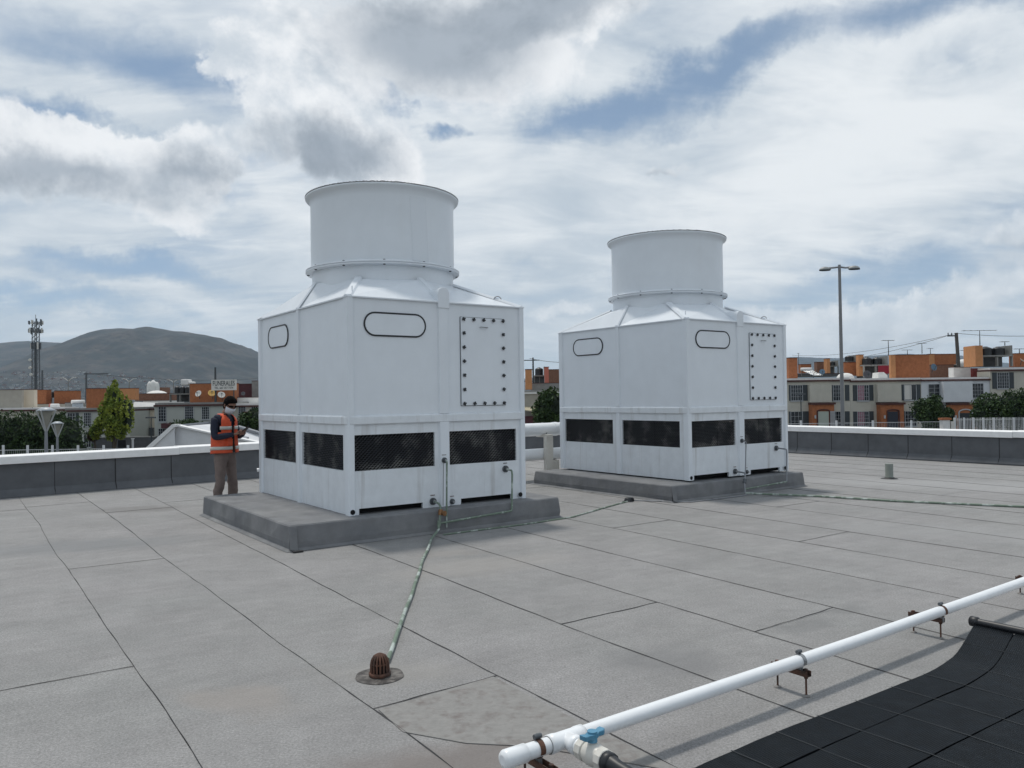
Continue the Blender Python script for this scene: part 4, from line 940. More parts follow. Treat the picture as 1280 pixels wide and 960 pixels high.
def tree(name, px, D, w_px, ytop, ybot, mt, label, cat, seed, n=2600, leaf=.22, blobs=None, zg=GZ, trunk=True, group=None):
    X = at(px, 500, D).x; zt, zb_ = at(px, ytop, D).z, at(px, ybot, D).z; w = w_px*D/FPX/2; e = empty(name, (X, D, zg), 0, label, cat, group)
    r_ = random.Random(seed); h = zt-zb_; bl_ = blobs or [(r_.uniform(-.5, .5)*w, r_.uniform(-.4, .4)*w, zb_-zg+h*r_.uniform(.3, .75), w*r_.uniform(.45, .65), w*r_.uniform(.45, .6), h*r_.uniform(.22, .34)) for _ in range(7)]
    if not blobs: bl_.append((0, 0, zb_-zg+h*.5, w*.9, w*.7, h*.45))
    foliage('crown', bl_, int(n*2.2), leaf*.8, mt, e, seed)
    if trunk:
        m_ = MB(); zc_ = zb_-zg+h*.45; m_.tube([(0, 0, 0), (.05, 0, zc_*.5), (-.03, .02, zc_), (0, 0, zc_+h*.35)], [w*.09+.05, w*.07+.04, w*.05+.03, .015], 8)
        for i in range(6):
            a_ = r_.uniform(0, 6.3); z = zc_*r_.uniform(.6, 1.1); m_.tube([(0, 0, z), (cos(a_)*w*.3, sin(a_)*w*.3, z+h*.15), (cos(a_)*w*.6, sin(a_)*w*.6, z+h*.28)], [.05, .035, .012], 6)
        m_.build('trunk', bark, e)
    return e
LG = leafmat('dark_leaves', (.018, .036, .015), (.050, .085, .024)); LY = leafmat('yellow_green_leaves', (.30, .33, .05), (.11, .17, .03)); LM = leafmat('mid_green_leaves', (.05, .085, .025), (.022, .05, .018))

# ------------------------------------------------------------------ houses
HC = {'beige': mat('beige_render', (.47, .45, .39), .9, var=.06, scale=.6, streak=.25, scol=(.22, .20, .17), vec='Position'), 'cream': mat('cream_render', (.58, .51, .41), .9, var=.06, scale=.6, vec='Position'),
      'white': mat('white_render', (.58, .60, .62), .9, var=.05, scale=.6, streak=.15, scol=(.3, .3, .3), vec='Position'), 'grey': mat('grey_green_render', (.38, .395, .365), .9, var=.06, scale=.5, vec='Position'),
      'taupe': mat('taupe_block_wall', (.33, .31, .27), .9, var=.08, scale=1., vec='Position'), 'orange': mat('orange_brick', (.33, .12, .05), .9, var=.2, scale=2.2, bump=.3, bscale=14, vec='Position'),
      'lorange': mat('pale_orange_render', (.50, .23, .10), .9, var=.1, scale=1.5, vec='Position'), 'brown': mat('brown_brick', (.20, .10, .065), .9, var=.25, scale=2.5, vec='Position'),
      'maroon': mat('maroon_wall', (.085, .03, .035), .9, var=.15, scale=2), 'conc': mat('grey_concrete', (.22, .22, .21), .9, var=.15, scale=1.2, vec='Position'), 'dconc': mat('dark_concrete', (.08, .082, .085), .9, var=.2, scale=1.2),
      'edge': mat('dark_red_edge', (.07, .025, .022), .8), 'shutter': mat('dark_grey_shutter', (.045, .055, .062), .7), 'glass': mat('window_glass', (.022, .027, .034), .12), 'frame': mat('pale_window_frame', (.40, .42, .44), .6),
      'red': mat('red_corrugated_sheet', (.22, .035, .03), .6, var=.15, scale=3), 'tank': mat('black_water_tank', (.012, .013, .015), .4), 'roofw': mat('white_roof_paint', (.68, .67, .65), .8, var=.08, scale=1), 'pink': mat('pink_curtain', (.32, .17, .21), .8, var=.3, scale=4),
      'door': mat('pale_green_door', (.36, .40, .35), .7), 'ddoor': mat('dark_door', (.018, .022, .035), .6), 'cloth': mat('red_cloth', (.22, .012, .03), .8), 'dish': mat('dish_white', (.62, .60, .56), .5), 'dishg': mat('dish_grey', (.09, .085, .095), .6),
      'dishy': mat('dish_yellow', (.62, .37, .09), .5), 'panel': mat('solar_tubes', (.20, .24, .28), .2), 'coil': mat('blue_tarp', (.10, .17, .24), .8)}
def rbox(m_, x0, y0, x1, y1, D, dep, mi=0, o=(0, 0, 0)):
    X0, X1, Z0, Z1 = rect(x0, y0, x1, y1, D); m_.box(X0-o[0], X1-o[0], D-o[1], D+dep-o[1], Z0-o[2], Z1-o[2], mi)
class Thing:
    def __init__(s, name, px, D, label, cat, group=None, z=GZ):
        p = at(px, 500, D); s.o = (p.x, D, z); s.D = D; s.e = empty(name, s.o, 0, label, cat, group)
    def box(s, name, x0, y0, x1, y1, mt, dD=0, dep=.3, bevel=0, toground=False):
        m_ = MB(); X0, X1, Z0, Z1 = rect(x0, y0, x1, y1, s.D)
        if toground: Z0 = s.o[2]
        m_.box(X0-s.o[0], X1-s.o[0], dD, dD+dep, Z0-s.o[2], Z1-s.o[2]); return m_.build(name, HC[mt] if isinstance(mt, str) else mt, s.e, bevel)
    def local(s, x, y, dD=0):
        p = at(x, y, s.D); return Vector((p.x-s.o[0], dD, p.z-s.o[2]))
def window(t, x0, y0, x1, y1, nx=3, ny=4, shl=None, shr=None, curtain=None, dD=0):
    X0, X1, Z0, Z1 = rect(x0, y0, x1, y1, t.D); o = t.o; X0 -= o[0]; X1 -= o[0]; Z0 -= o[2]; Z1 -= o[2]
    m_ = MB(); m_.box(X0, X1, dD-.012, dD+.02, Z0, Z1); w = m_.build('window', HC['glass'], t.e)
    m_ = MB(); f = .026
    for i in range(nx+1): x = X0+(X1-X0)*i/nx; m_.box(x-f/2*(1.6 if i in (0, nx) else .8), x+f/2*(1.6 if i in (0, nx) else .8), dD-.06, dD-.03, Z0, Z1)
    for i in range(ny+1): z = Z0+(Z1-Z0)*i/ny; m_.box(X0, X1, dD-.058, dD-.032, z-f/2*.8, z+f/2*.8)
    m_.build('window_bars', HC['frame'], w)
    m_ = MB(); m_.box(X0-.06, X1+.06, dD-.11, dD-.0, Z0-.09, Z0-.02); m_.build('sill', HC['frame'], w)
    if curtain:
        m_ = MB(); m_.box(X0+.05, X0+(X1-X0)*.62, dD-.022, dD-.014, Z0+.05, Z1-.04); m_.build('curtain', HC[curtain], w)
    for sx in (shl, shr):
        if sx:
            a_, b_ = sorted(sx); XA, XB, _, _ = rect(a_, y0, b_, y1, t.D); XA -= o[0]; XB -= o[0]
            m_ = MB(); m_.box(XA, XB, dD-.04, dD-.001, Z0-.02, Z1+.02)
            n = 9
            for i in range(n): z = Z0+(Z1-Z0)*(i+.2)/n; m_.box(XA+.04, XB-.04, dD-.055, dD-.04, z, z+(Z1-Z0)/n*.55)
            m_.build('shutter', HC['shutter'], t.e)
def zx(x): return 980+x/4.2667
def zy(y): return 380+y/4.2667
def R(*v): return (zx(v[0]), zy(v[1]), zx(v[2]), zy(v[3]))
DH = 71.0
def house(px0, px1, ytop, wall, label, D=DH, dep=8, edge='edge', ledge=.3, side=None, group='row houses'):
    t = Thing('row_house', (px0+px1)/2, D, label, 'house', group)
    X0, X1, Z0, Z1 = rect(px0, ytop, px1, 560, D); m_ = MB(); m_.box(X0-t.o[0], X1-t.o[0]-.01, 0, dep, 0, Z1-t.o[2]); m_.build('walls', HC[wall], t.e)
    m_ = MB(); m_.box(X0-t.o[0]-.02, X1-t.o[0]+.01, -.16, dep+.05, Z1-t.o[2]-.11, Z1-t.o[2]+.03); m_.build('roof_edge', HC[edge], t.e)
    m_ = MB(); m_.box(X0-t.o[0]+.02, X1-t.o[0]-.03, .06, dep-.1, Z1-t.o[2]+.03, Z1-t.o[2]+.20); m_.build('roof_slab', HC['roofw' if wall in('white', 'beige') else 'conc'], t.e)
    return t
def porch(t, x0, y0, x1, y1, dx0, dy0, dx1, door, arch=False):
    t.box('porch', x0, y0, x1, y1, 'orange', -.9, .898, toground=True); t.box('porch_roof', x0-1, y0-2.4, x1+1, y0, 'edge', -1.05, 1.04)
    d = t.box('door', dx0, dy0, dx1, 560, door, -.935, .03, toground=True)
    m_ = MB(); a = t.local(dx0, dy0); b = t.local(dx1, dy0); 
    pts = [(a.x-.06, -.94, 0.)] + [((a.x+b.x)/2-(b.x-a.x+.12)/2*cos(pi*i/10), -.94, a.z+.02+(.28 if arch else .12)*sin(pi*i/10)) for i in range(11)] + [(b.x+.06, -.94, 0.)]
    m_.tube(pts, .06, 6, sm=False); m_.build('door_frame', HC['frame' if arch else 'edge'], t.e)
    m_ = MB(); m_.cyl((b.x-.12, -.95, .95*1), (b.x-.12, -.99, .95), .04, 8); m_.build('handle', HC['frame'], d)
    p = t.local((x0+dx0)/2, (y0+540)/2-2); m_ = MB(); m_.box(p.x-.06, p.x+.06, -.98, -.9, p.z-.14, p.z+.14); m_.build('wall_lamp', HC['frame'], t.e)
# right-hand row
t = house(zx(-40), zx(356), zy(407), 'beige', 'beige row house with orange porch and pale green door, left of the tall lamp post')
window(t, *R(36, 433, 98, 515), 5, 4, (zx(26), zx(36)), (zx(98), zx(125))); window(t, *R(262, 433, 303, 515), 3, 4, (zx(243), zx(262)), (zx(325), zx(348)))
window(t, *R(36, 574, 98, 650), 3, 3, (zx(26), zx(36)), (zx(98), zx(131))); window(t, *R(252, 574, 303, 650), 4, 4, None, (zx(325), zx(350)))
t.box('bay_panel', *R(128, 430, 243, 524), 'beige', -.5, .499); porch(t, *R(132, 536, 247, 660), zx(160), zy(572), zx(218), 'door')
m_ = MB()
for i in range(7): p = t.local(zx(224+i*4), zy(570)); m_.box(p.x-.02, p.x+.02, -1.0, -.97, 0, p.z)
m_.build('gate_rails', HC['frame'], t.e)
t = house(zx(356), zx(735), zy(407), 'beige', 'beige row house with pink curtains and an orange brick porch with a dark arched door')
window(t, *R(391, 433, 451, 515), 5, 4, (zx(367), zx(390)), (zx(452), zx(476)), 'pink'); window(t, *R(640, 430, 704, 512), 2, 1, (zx(614), zx(640)), (zx(704), zx(728)), 'dish')
window(t, *R(391, 574, 452, 650), 6, 4, (zx(369), zx(391)), (zx(453), zx(478)), 'pink'); window(t, *R(645, 572, 706, 650), 4, 4, (zx(617), zx(645)), None)
t.box('bay_panel', *R(487, 426, 612, 522), 'beige', -.5, .499); porch(t, *R(494, 536, 614, 660), zx(528), zy(572), zx(583), 'ddoor', False)
t = house(zx(735), zx(1102), zy(403), 'white', 'bluish white row house with a white arched doorway between two round shrubs')
window(t, *R(770, 428, 829, 492), 2, 3, None, None); window(t, *R(1002, 424, 1062, 500), 4, 4); window(t, *R(770, 574, 820, 640), 3, 3); window(t, *R(1005, 568, 1050, 640), 3, 3)
t.box('bay_panel', *R(832, 414, 986, 522), 'white', -.6, .599); porch(t, *R(866, 536, 998, 660), zx(905), zy(580), zx(968), 'glass', True)
t = house(zx(1104), zx(1560), zy(349), 'beige', 'taller beige row house with dark shutters at the right edge of the picture', D=70.9, dep=2)
window(t, *R(1136, 366, 1198, 450), 5, 5, (zx(1110), zx(1135)), (zx(1199), zx(1225))); window(t, *R(1136, 500, 1198, 570), 4, 4)
window(t, *R(1330, 366, 1390, 450), 5, 5)

# ---- left rows
def lx(x): return x/3.6909
def ly(y): return 380+y/3.6909
def RL(*v): return (lx(v[0]), ly(v[1]), lx(v[2]), ly(v[3]))
t = house(lx(-260), lx(297), ly(490), 'beige', 'long beige house behind the dark hedge at the left edge of the picture', D=74)
t = house(lx(297), lx(600), ly(490), 'grey', 'grey-green house with a dark roof edge behind the yellow-green tree', D=72)
window(t, *RL(312, 503, 348, 566), 3, 4, None, (lx(349), lx(364))); window(t, *RL(388, 502, 421, 564), 4, 5); window(t, *RL(388, 604, 421, 660), 3, 3); window(t, *RL(312, 604, 360, 640), 4, 2)
t = house(lx(594), lx(716), ly(484), 'cream', 'narrow cream house with one dark shuttered window and a sloped white roof', D=76)
window(t, *RL(641, 498, 664, 557), 2, 3); t.box('garage_opening', *RL(666, 571, 712, 612), 'dconc', -.3, .299)
m_ = MB(); a = t.local(lx(600), ly(452)); b = t.local(lx(672), ly(478)); m_.add([(a.x, 1, a.z), (a.x+2.2, 1, a.z-.1), (b.x+1.4, .5, b.z-.1), (b.x-2.6, .5, b.z)], [(0, 1, 2, 3)]); m_.build('sloped_roof', HC['roofw'], t.e)
t = house(lx(713), lx(1062), ly(465), 'grey', 'wide grey-green house with three barred upstairs windows below the funeral sign', D=69)
window(t, *RL(732, 474, 767, 542), 3, 5); window(t, *RL(854, 473, 893, 531), 4, 5); window(t, *RL(932, 475, 966, 531), 4, 5); window(t, *RL(732, 575, 762, 625), 3, 4); window(t, *RL(870, 575, 905, 625), 3, 4)
t.box('red_awning', *RL(757, 550, 800, 572), 'maroon', -.6, .599)
t = house(lx(1062), lx(1500), ly(467), 'beige', 'beige house behind the person, partly hidden by the nearer tower', D=70)
window(t, *RL(1101, 474, 1134, 514), 4, 4); window(t, *RL(1160, 474, 1190, 514), 3, 4)
m_ = MB(); p = t.local(lx(1128), ly(499)); m_.box(p.x, p.x+2, -.6, .0, p.z-.05, p.z+.05); m_.build('canopy_bar', HC['edge'], t.e)
# house seen between the towers
t = house(640, 735, 490.5, 'taupe', 'grey block house glimpsed between the two towers behind the dark tree', D=72, edge='roofw')
m_ = MB(); a = t.local(655, 512); b = t.local(681, 516); m_.add([(a.x, -2, a.z), (b.x, -2, b.z+.1), (b.x, -.01, b.z+.5), (a.x, -.01, a.z+.3), (a.x, -2, a.z-.08), (b.x, -2, b.z+.02), (b.x, -.01, b.z+.42), (a.x, -.01, a.z+.22)], [(0, 1, 2, 3), (4, 5, 6, 7), (0, 1, 5, 4), (1, 2, 6, 5), (2, 3, 7, 6), (3, 0, 4, 7)]); m_.build('lean_to_roof', mat('tan_sheet', (.38, .34, .24), .8), t.e)
t.box('lean_to_wall', 655, 520, 668, 531, 'maroon', -1.2, 1.19)

# ---- roof blocks and water tank shelters
def block(x0, y0, x1, y1, D, mt, label, dep=.9, y_bot=None, side=None):
    t = Thing('rooftop_block', (x0+x1)/2, D, label, 'rooftop room', 'brick roof rooms'); yb = y_bot or y1
    t.box('walls', x0, y0, x1, yb, mt, 0, dep)
    m_ = MB(); a = t.local(x0, y0); b = t.local(x1, y0); m_.box(a.x-.03, b.x+.03, -.03, dep+.03, (a.z+b.z)/2+.0005, (a.z+b.z)/2+.05); m_.build('capping', HC['edge'], t.e)
    if side: t.box('sunlit_side_wall', side[0], y0+.3, side[1], yb-.5, side[2], -.35, .347)  # paler slab, sun on this side of the room painted into its colour
    return t
def tanks(x0, y0, x1, y1, D, label, n=2, split=.45, wall='conc', top=True, pil=None):
    """concrete frame: water tanks on the upper deck, openings below"""
    t = Thing('tank_shelter', (x0+x1)/2, D, label, 'tank shelter', 'rooftop tank shelters'); ym = y0+(y1-y0)*split; h = y1-y0
    t.box('back_wall', x0, ym, x1, y1, 'dconc', 1.6, .15); t.box('deck', x0, ym, x1, ym+h*.06, wall, -.05, 1.8)
    w = (x1-x0)
    for k in range(3): xx = x0+(w-w*.035)*k/2; t.box('pillar', xx, ym+h*.062, xx+w*.035, y1, wall, 0, .3)
    t.box('end_wall', x1-w*.06, y0, x1-.02, ym-.02, wall, .1, 1.5)
    for i in range(n):
        c = t.local(x0+w*(.06+.84*(i+.5)/n), ym); rr = w*.80/n/2*D/FPX; hh = (ym-y0)*D/FPX*.92; m_ = MB()
        m_.lathe([(0, 0), (rr*.96, 0), (rr, hh*.06)]+[(rr*(1.0 if q % 2 else .955), hh*(.1+.62*q/9)) for q in range(10)]+[(rr*.93, hh*.8), (rr*.55, hh*.92), (rr*.34, hh*.94), (rr*.34, hh), (0, hh*1.01)], (c.x, .8, c.z), 20)
        m_.build('water_tank', HC['tank'], t.e)
    if pil: t.box('brick_pillar', pil[0], pil[1], pil[2], pil[3], 'lorange', -.15, 1.9)
    return t
block(*R(25, 289, 72, 404), 73.5, 'orange', 'slim orange brick roof room at the left end of the row beside the farther tower')
block(*R(323, 312, 400, 382), 80, 'orange', 'orange brick roof wall left of the dark grey dish')
tanks(*R(338, 270, 396, 313), 80.5, 'small tank shelter with one black tank above the orange brick wall near the lamp post', 1, .8)
block(*R(398, 272, 425, 384), 79, 'lorange', 'narrow pale orange pillar wall between two tank shelters', .6)
tanks(*R(428, 277, 556, 392), 78, 'grey concrete tank shelter with a red cloth, left of the big orange roof room', 2, .4)
t = Thing('red_cloth', zx(528), 76.5, 'dark red cloth hanging in the opening beside the big orange roof room', 'cloth'); X = t.box('cloth', *R(503, 328, 560, 372), 'cloth', 0, .05)
block(*R(586, 272, 776, 404), 73, 'orange', 'largest orange brown brick roof room, in the middle of the right-hand row', .9, side=(zx(560), zx(586), 'lorange'))
block(*R(803, 268, 925, 330), 90, 'orange', 'long orange roof wall behind the leaning utility pole')
block(*R(776, 268, 803, 322), 89, 'lorange', 'narrow pale pillar at the left end of the long orange roof wall', 1)
block(*R(780, 326, 905, 395), 80, 'brown', 'low brown brick wall with blue tarp behind the white house roof')
block(*R(905, 338, 997, 400), 76, 'roofw', 'white painted roof wall next to the red corrugated sheets')
t = Thing('corrugated_fence', zx(1048), 75, 'dark red corrugated metal sheets fencing the roof terrace on the right', 'corrugated fence')
for i in range(14):
    x = 997+i*7.5; o = t.box('sheet_rib', *R(x, 343, x+6.4, 394), 'red', -.02*(i % 2), .05)
t = tanks(*R(1058, 220, 1222, 332), 72, 'big concrete tank shelter with two black tanks on the roof at the right', 2, .47, pil=R(1016, 222, 1055, 332))
block(*R(1232, 264, 1420, 334), 74, 'orange', 'orange roof room cut by the right edge of the picture')
tanks(*R(935, 285, 1012, 332), 84, 'small group of dark tanks just right of the leaning utility pole', 2, .75)
# farther small roof rooms
tanks(*R(246, 300, 292, 372), 95, 'distant tank shelter with a black tank left of the tall lamp post', 1, .4)
block(*R(230, 292, 246, 368), 94, 'lorange', 'slim distant pale brick pillar left of the black tank', 1)
block(*R(176, 310, 230, 368), 96, 'brown', 'distant brown roof room behind the solar heater'); block(*R(90, 322, 145, 368), 100, 'orange', 'low distant orange wall beyond the first roof room')
block(*R(72, 372, 300, 386), 90, 'dconc', 'long low grey roof edge behind the first house of the right-hand row', 3); 
# left side blocks
block(*RL(-200, 398, 101, 486), 76, 'taupe', 'large blank grey-beige block at the left edge of the picture', .3); block(*RL(101, 396, 158, 478), 77, 'cream', 'end wall of the large grey-beige block, its sunlight painted as cream', .5)  # paler end wall: sunlight on the block's side put into its colour
block(*RL(163, 397, 214, 462), 82, 'orange', 'orange brick roof room right of the sunlit-coloured end wall'); block(*RL(250, 402, 352, 460), 82, 'orange', 'wide orange roof room below the left-hand street light')
tanks(*RL(214, 398, 252, 462), 83, 'small concrete shelter between two orange roof rooms on the left', 1, .5)
block(*RL(398, 391, 482, 486), 74, 'orange', 'tall orange roof room just left of the yellow-green tree'); block(*RL(548, 390, 624, 442), 90, 'lorange', 'reddish orange roof room right of the yellow-green tree')
block(*RL(622, 414, 784, 446), 95, 'brown', 'long brown roof wall under the white dome roof', 6)
block(*RL(660, 446, 784, 464), 92, 'roofw', 'low white wall in front of the long brown roof wall', 4)
tanks(*RL(782, 374, 876, 452), 74, 'concrete shelter with three black tanks beside the orange wall of dishes', 3, .5)
block(*RL(876, 368, 1086, 456), 73.5, 'orange', 'wide orange brown brick wall carrying the satellite dishes', .9)
block(*RL(1088, 370, 1162, 432), 78, 'maroon', 'dark maroon roof room right of the funeral sign'); block(*RL(1162, 356, 1196, 434), 77, 'conc', 'grey concrete pillar room beside the nearer tower', 1.5)
block(*RL(1045, 432, 1200, 458), 74, 'roofw', 'low pale parapet behind the head of the person', 3)
block(*RL(300, 455, 400, 488), 79, 'conc', 'low concrete roof curb under the solar panel', 2); block(*RL(158, 462, 300, 488), 80, 'taupe', 'low taupe wall under the orange roof rooms on the left', 2)
block(657, 462, 665, 487, 74, 'lorange', 'slim orange pillar room right of the nearer tower', 2); tanks(668, 458, 681, 480, 80, 'distant shelter with a dark tank seen between the towers', 1, .5)
block(681, 459, 686, 480, 79, mat('salmon_wall', (.52, .17, .12), .9), 'thin salmon pink pillar seen between the towers', 1); block(686, 462, 715, 482, 84, 'brown', 'brown roof room seen just left of the farther tower'); block(664, 479, 720, 491, 77, 'conc', 'low grey wall seen between the towers above the block house', 2)
# white dome roof and dome tanks
t = Thing('dome_roof', lx(700), 100, 'shallow white dome roof beyond the brown wall', 'dome roof'); c = t.local(lx(700), ly(414)); m_ = MB(); m_.lathe([(1.3, -.4), (1.3, 0), (1.25, .06), (.9, .26), (.5, .38), (0, .42)], (c.x, 1.5, c.z), 24); m_.build('shell', HC['roofw'], t.e)
t = Thing('dome_tanks', lx(700), 130, 'cluster of small white domed tanks on a brick stand behind the dome roof', 'water tanks'); 
for (px, py, r_) in ((690, 382, .42), (707, 376, .55), (724, 384, .4)):
    c = t.local(lx(px), ly(py)); m_ = MB(); m_.lathe([(r_, -1.8), (r_, 0), (r_*.8, .5), (r_*.4, .8), (0, .9)], (c.x, 0, c.z), 16); m_.build('tank', HC['roofw'], t.e)
t.box('stand', *RL(676, 385, 742, 415), 'brown', .5, 3)
t = Thing('white_water_tanks', lx(840), 76, 'two small white tank lids above the three black tanks', 'water tanks'); t.box('tank', *RL(822, 347, 858, 374), 'roofw', .5, 1, .1); t.box('tank', *RL(860, 357, 876, 370), 'roofw', .5, 1, .1)

# dishes
def dish(px, py, D, rpx, mt, label, az=0., tilt=25, stand=True):
    t = Thing('satellite_dish', px, D, label, 'satellite dish', 'satellite dishes on the roofs'); c = t.local(px, py); r_ = rpx*D/FPX
    m_ = MB(); m_.lathe([(0, .0), (r_*.5, r_*.06), (r_*.85, r_*.2), (r_, r_*.28), (r_*.98, r_*.30), (r_*.5, r_*.1), (0, r_*.04)], (0, 0, 0), 24); o = m_.build('reflector', HC[mt], t.e); o.location = c; o.rotation_euler = (radians(90-tilt), 0, radians(az))
    q = Vector((0, 0, r_*.95)); q.rotate(o.rotation_euler); m_ = MB(); 
    s_ = Vector((0, -r_*.9, r_*.2)); s_.rotate(o.rotation_euler); m_.tube([tuple(c+s_), tuple(c+q)], .02, 6); m_.cyl(tuple(c+q*1.06), tuple(c+q*.93), .06, 8); m_.build('feed_arm', HC['shutter'], t.e)
    if stand: m_ = MB(); m_.tube([(c.x, .1, c.z), (c.x, .25, c.z-r_*1.5)], .035, 6); m_.build('mast', HC['shutter'], t.e)
dish(lx(917), ly(415), 72.8, 4.2, 'dish', 'left cream dish of the three on the orange wall', -15); dish(lx(977), ly(413), 72.8, 4.6, 'dishy', 'yellow dish in the middle of the three on the orange wall', 25, 30); dish(lx(1021), ly(421), 72.8, 4.5, 'dish', 'right cream dish of the three, just above the head of the person', 30, 30)
dish(lx(1122), ly(414), 73, 2.6, 'dishg', 'small grey dish in front of the maroon roof room', 10)
dish(zx(442), zy(378), 71.5, 5.3, 'dishg', 'dark grey dish facing the street on the roof right of the lamp post', 0, 10); dish(zx(162), zy(366), 73, 4.2, 'dish', 'white dish tilted upwards beside the solar heater', 60, 55); dish(zx(203), zy(362), 76, 3.4, 'coil', 'pale blue dish right of the solar heater', -10, 10); dish(zx(796), zy(338), 79, 4.4, 'coil', 'blue grey dish leaning by the brown brick wall', 15, 10)
dish(zx(1270), zy(303), 73, 3.5, 'dish', 'white dish at the right edge of the picture', 60, 50)
t = Thing('water_tank', zx(357), 72, 'white domed roof tank just right of the lamp post', 'water tank'); c = t.local(zx(357), zy(400)); m_ = MB(); m_.lathe([(.62, 0), (.75, .12), (.74, .35), (.55, .58), (.25, .68), (0, .7)], (c.x, 1.2, c.z-.12), 16); m_.build('shell', HC['roofw'], t.e); m_ = MB(); m_.cyl((c.x-.2, 1.2, c.z+.45), (c.x-.2, 1.2, c.z+.68), .12, 10); m_.build('lid', HC['shutter'], t.e)
t = Thing('tarp_cover', zx(535), 72, 'white sheet cover slumped in front of the red cloth', 'cover'); a = t.local(zx(506), zy(402)); b = t.local(zx(558), zy(402)); h = 1.6*40/30; m_ = MB(); m_.prism([(a.x, a.z), (b.x, a.z), (b.x, a.z+.35), (a.x+.55, a.z+.66), (a.x+.08, a.z+.62)], lambda u, v, d_: (u, d_, v), .2, 1.4); m_.build('sheet', HC['roofw'], t.e)
t = Thing('pale_water_tank', zx(975), 82, 'round pale tank beside the foot of the leaning utility pole', 'water tank'); c = t.local(zx(962), zy(328)); m_ = MB(); m_.lathe([(.6, -.2), (.75, .1), (.7, .4), (.4, .62), (0, .66)], (c.x, 0, c.z), 16); m_.build('shell', HC['roofw'], t.e)
# solar heaters
def heater(px, py, D, label, s=1.):
    t = Thing('solar_heater', px, D, label, 'solar water heater', 'solar water heaters'); c = t.local(px, py)
    m_ = MB(); m_.tube([(c.x-.62*s, 1.6, c.z), (c.x-.6*s, 1.6, c.z), (c.x+.6*s, 1.6, c.z), (c.x+.62*s, 1.6, c.z)], [.1*s, .19*s, .19*s, .1*s], 16); m_.build('tank', HC['roofw'], t.e)
    m_ = MB()
    for i in range(12): x = c.x-.5*s+i*.09*s; m_.tube([(x, 1.5, c.z-.12), (x+.75*s, .2, c.z-.75*s)], .035*s, 6)
    m_.build('glass_tubes', HC['panel'], t.e)
    m_ = MB(); m_.tube([(c.x-.5*s, 1.8, c.z-.1), (c.x-.45*s, 1.8, c.z-.8*s)], .025, 6); m_.tube([(c.x+.5*s, 1.8, c.z-.1), (c.x+.55*s, 1.8, c.z-.8*s)], .025, 6); m_.build('stand', HC['conc'], t.e)
heater(lx(318), ly(452), 76, 'solar water heater with a slanted panel on the left-hand roofs'); heater(zx(150), zy(345), 80, 'solar water heater among dishes left of the tall lamp post', .9)
t = Thing('cylinder_tank', lx(252), 75, 'lying white cylinder tank with a reddish end on the left-hand roof', 'water tank'); c = t.local(lx(252), ly(472)); m_ = MB(); m_.tube([(c.x-.42, 0, c.z), (c.x-.4, 0, c.z), (c.x+.36, 0, c.z), (c.x+.42, 0, c.z)], [.15, .25, .25, .15], 18); m_.build('shell', HC['roofw'], t.e)
m_ = MB(); m_.tube([(c.x-.43, 0, c.z), (c.x-.30, 0, c.z)], [.255, .258], 18); m_.build('red_band', mat('faded_red', (.42, .14, .12), .7), t.e)

# sign
t = Thing('funeral_sign', lx(1031), 71, 'white billboard reading FUNERALES on the roofs behind the person', 'sign', z=at(280, 500, 71).z)
t.box('board', *RL(975, 349, 1089, 398), 'dish', 0, .12)
m_ = MB(); a = t.local(lx(990), ly(398)); b = t.local(lx(1075), ly(398)); m_.cyl((a.x, .2, a.z-1.5), (a.x, .2, a.z+1), .05, 6); m_.cyl((b.x, .2, b.z-1.5), (b.x, .2, b.z+1), .05, 6); m_.build('posts', HC['shutter'], t.e)
def text(name, s, x0, y0, x1, y1, D, mt, parent, o, dD):
    cu = bpy.data.curves.new(name, 'FONT'); cu.body = s; cu.size = 1; cu.offset = .012; ob = bpy.data.objects.new(name, cu); COL.objects.link(ob)
    dg = bpy.context.evaluated_depsgraph_get(); me = bpy.data.meshes.new_from_object(ob.evaluated_get(dg)); bpy.data.objects.remove(ob)
    xs = [v.co.x for v in me.vertices]; ys = [v.co.y for v in me.vertices]; X0, X1, Z0, Z1 = rect(x0, y0, x1, y1, D)
    for v in me.vertices:
        u = (v.co.x-min(xs))/(max(xs)-min(xs)); w = (v.co.y-min(ys))/(max(ys)-min(ys)); v.co = Vector((X0+(X1-X0)*u-o[0], dD, Z0+(Z1-Z0)*w-o[2]))
    me.materials.clear(); me.materials.append(mt); ob = bpy.data.objects.new(name, me); COL.objects.link(ob); ob.parent = parent
text('lettering', 'FUNERALES', *RL(982, 354, 1083, 377), 71, HC['shutter'], t.e, t.o, -.012); text('phone_number', 'TEL. 667 357 7374', *RL(990, 382, 1076, 392), 71, HC['shutter'], t.e, t.o, -.012)

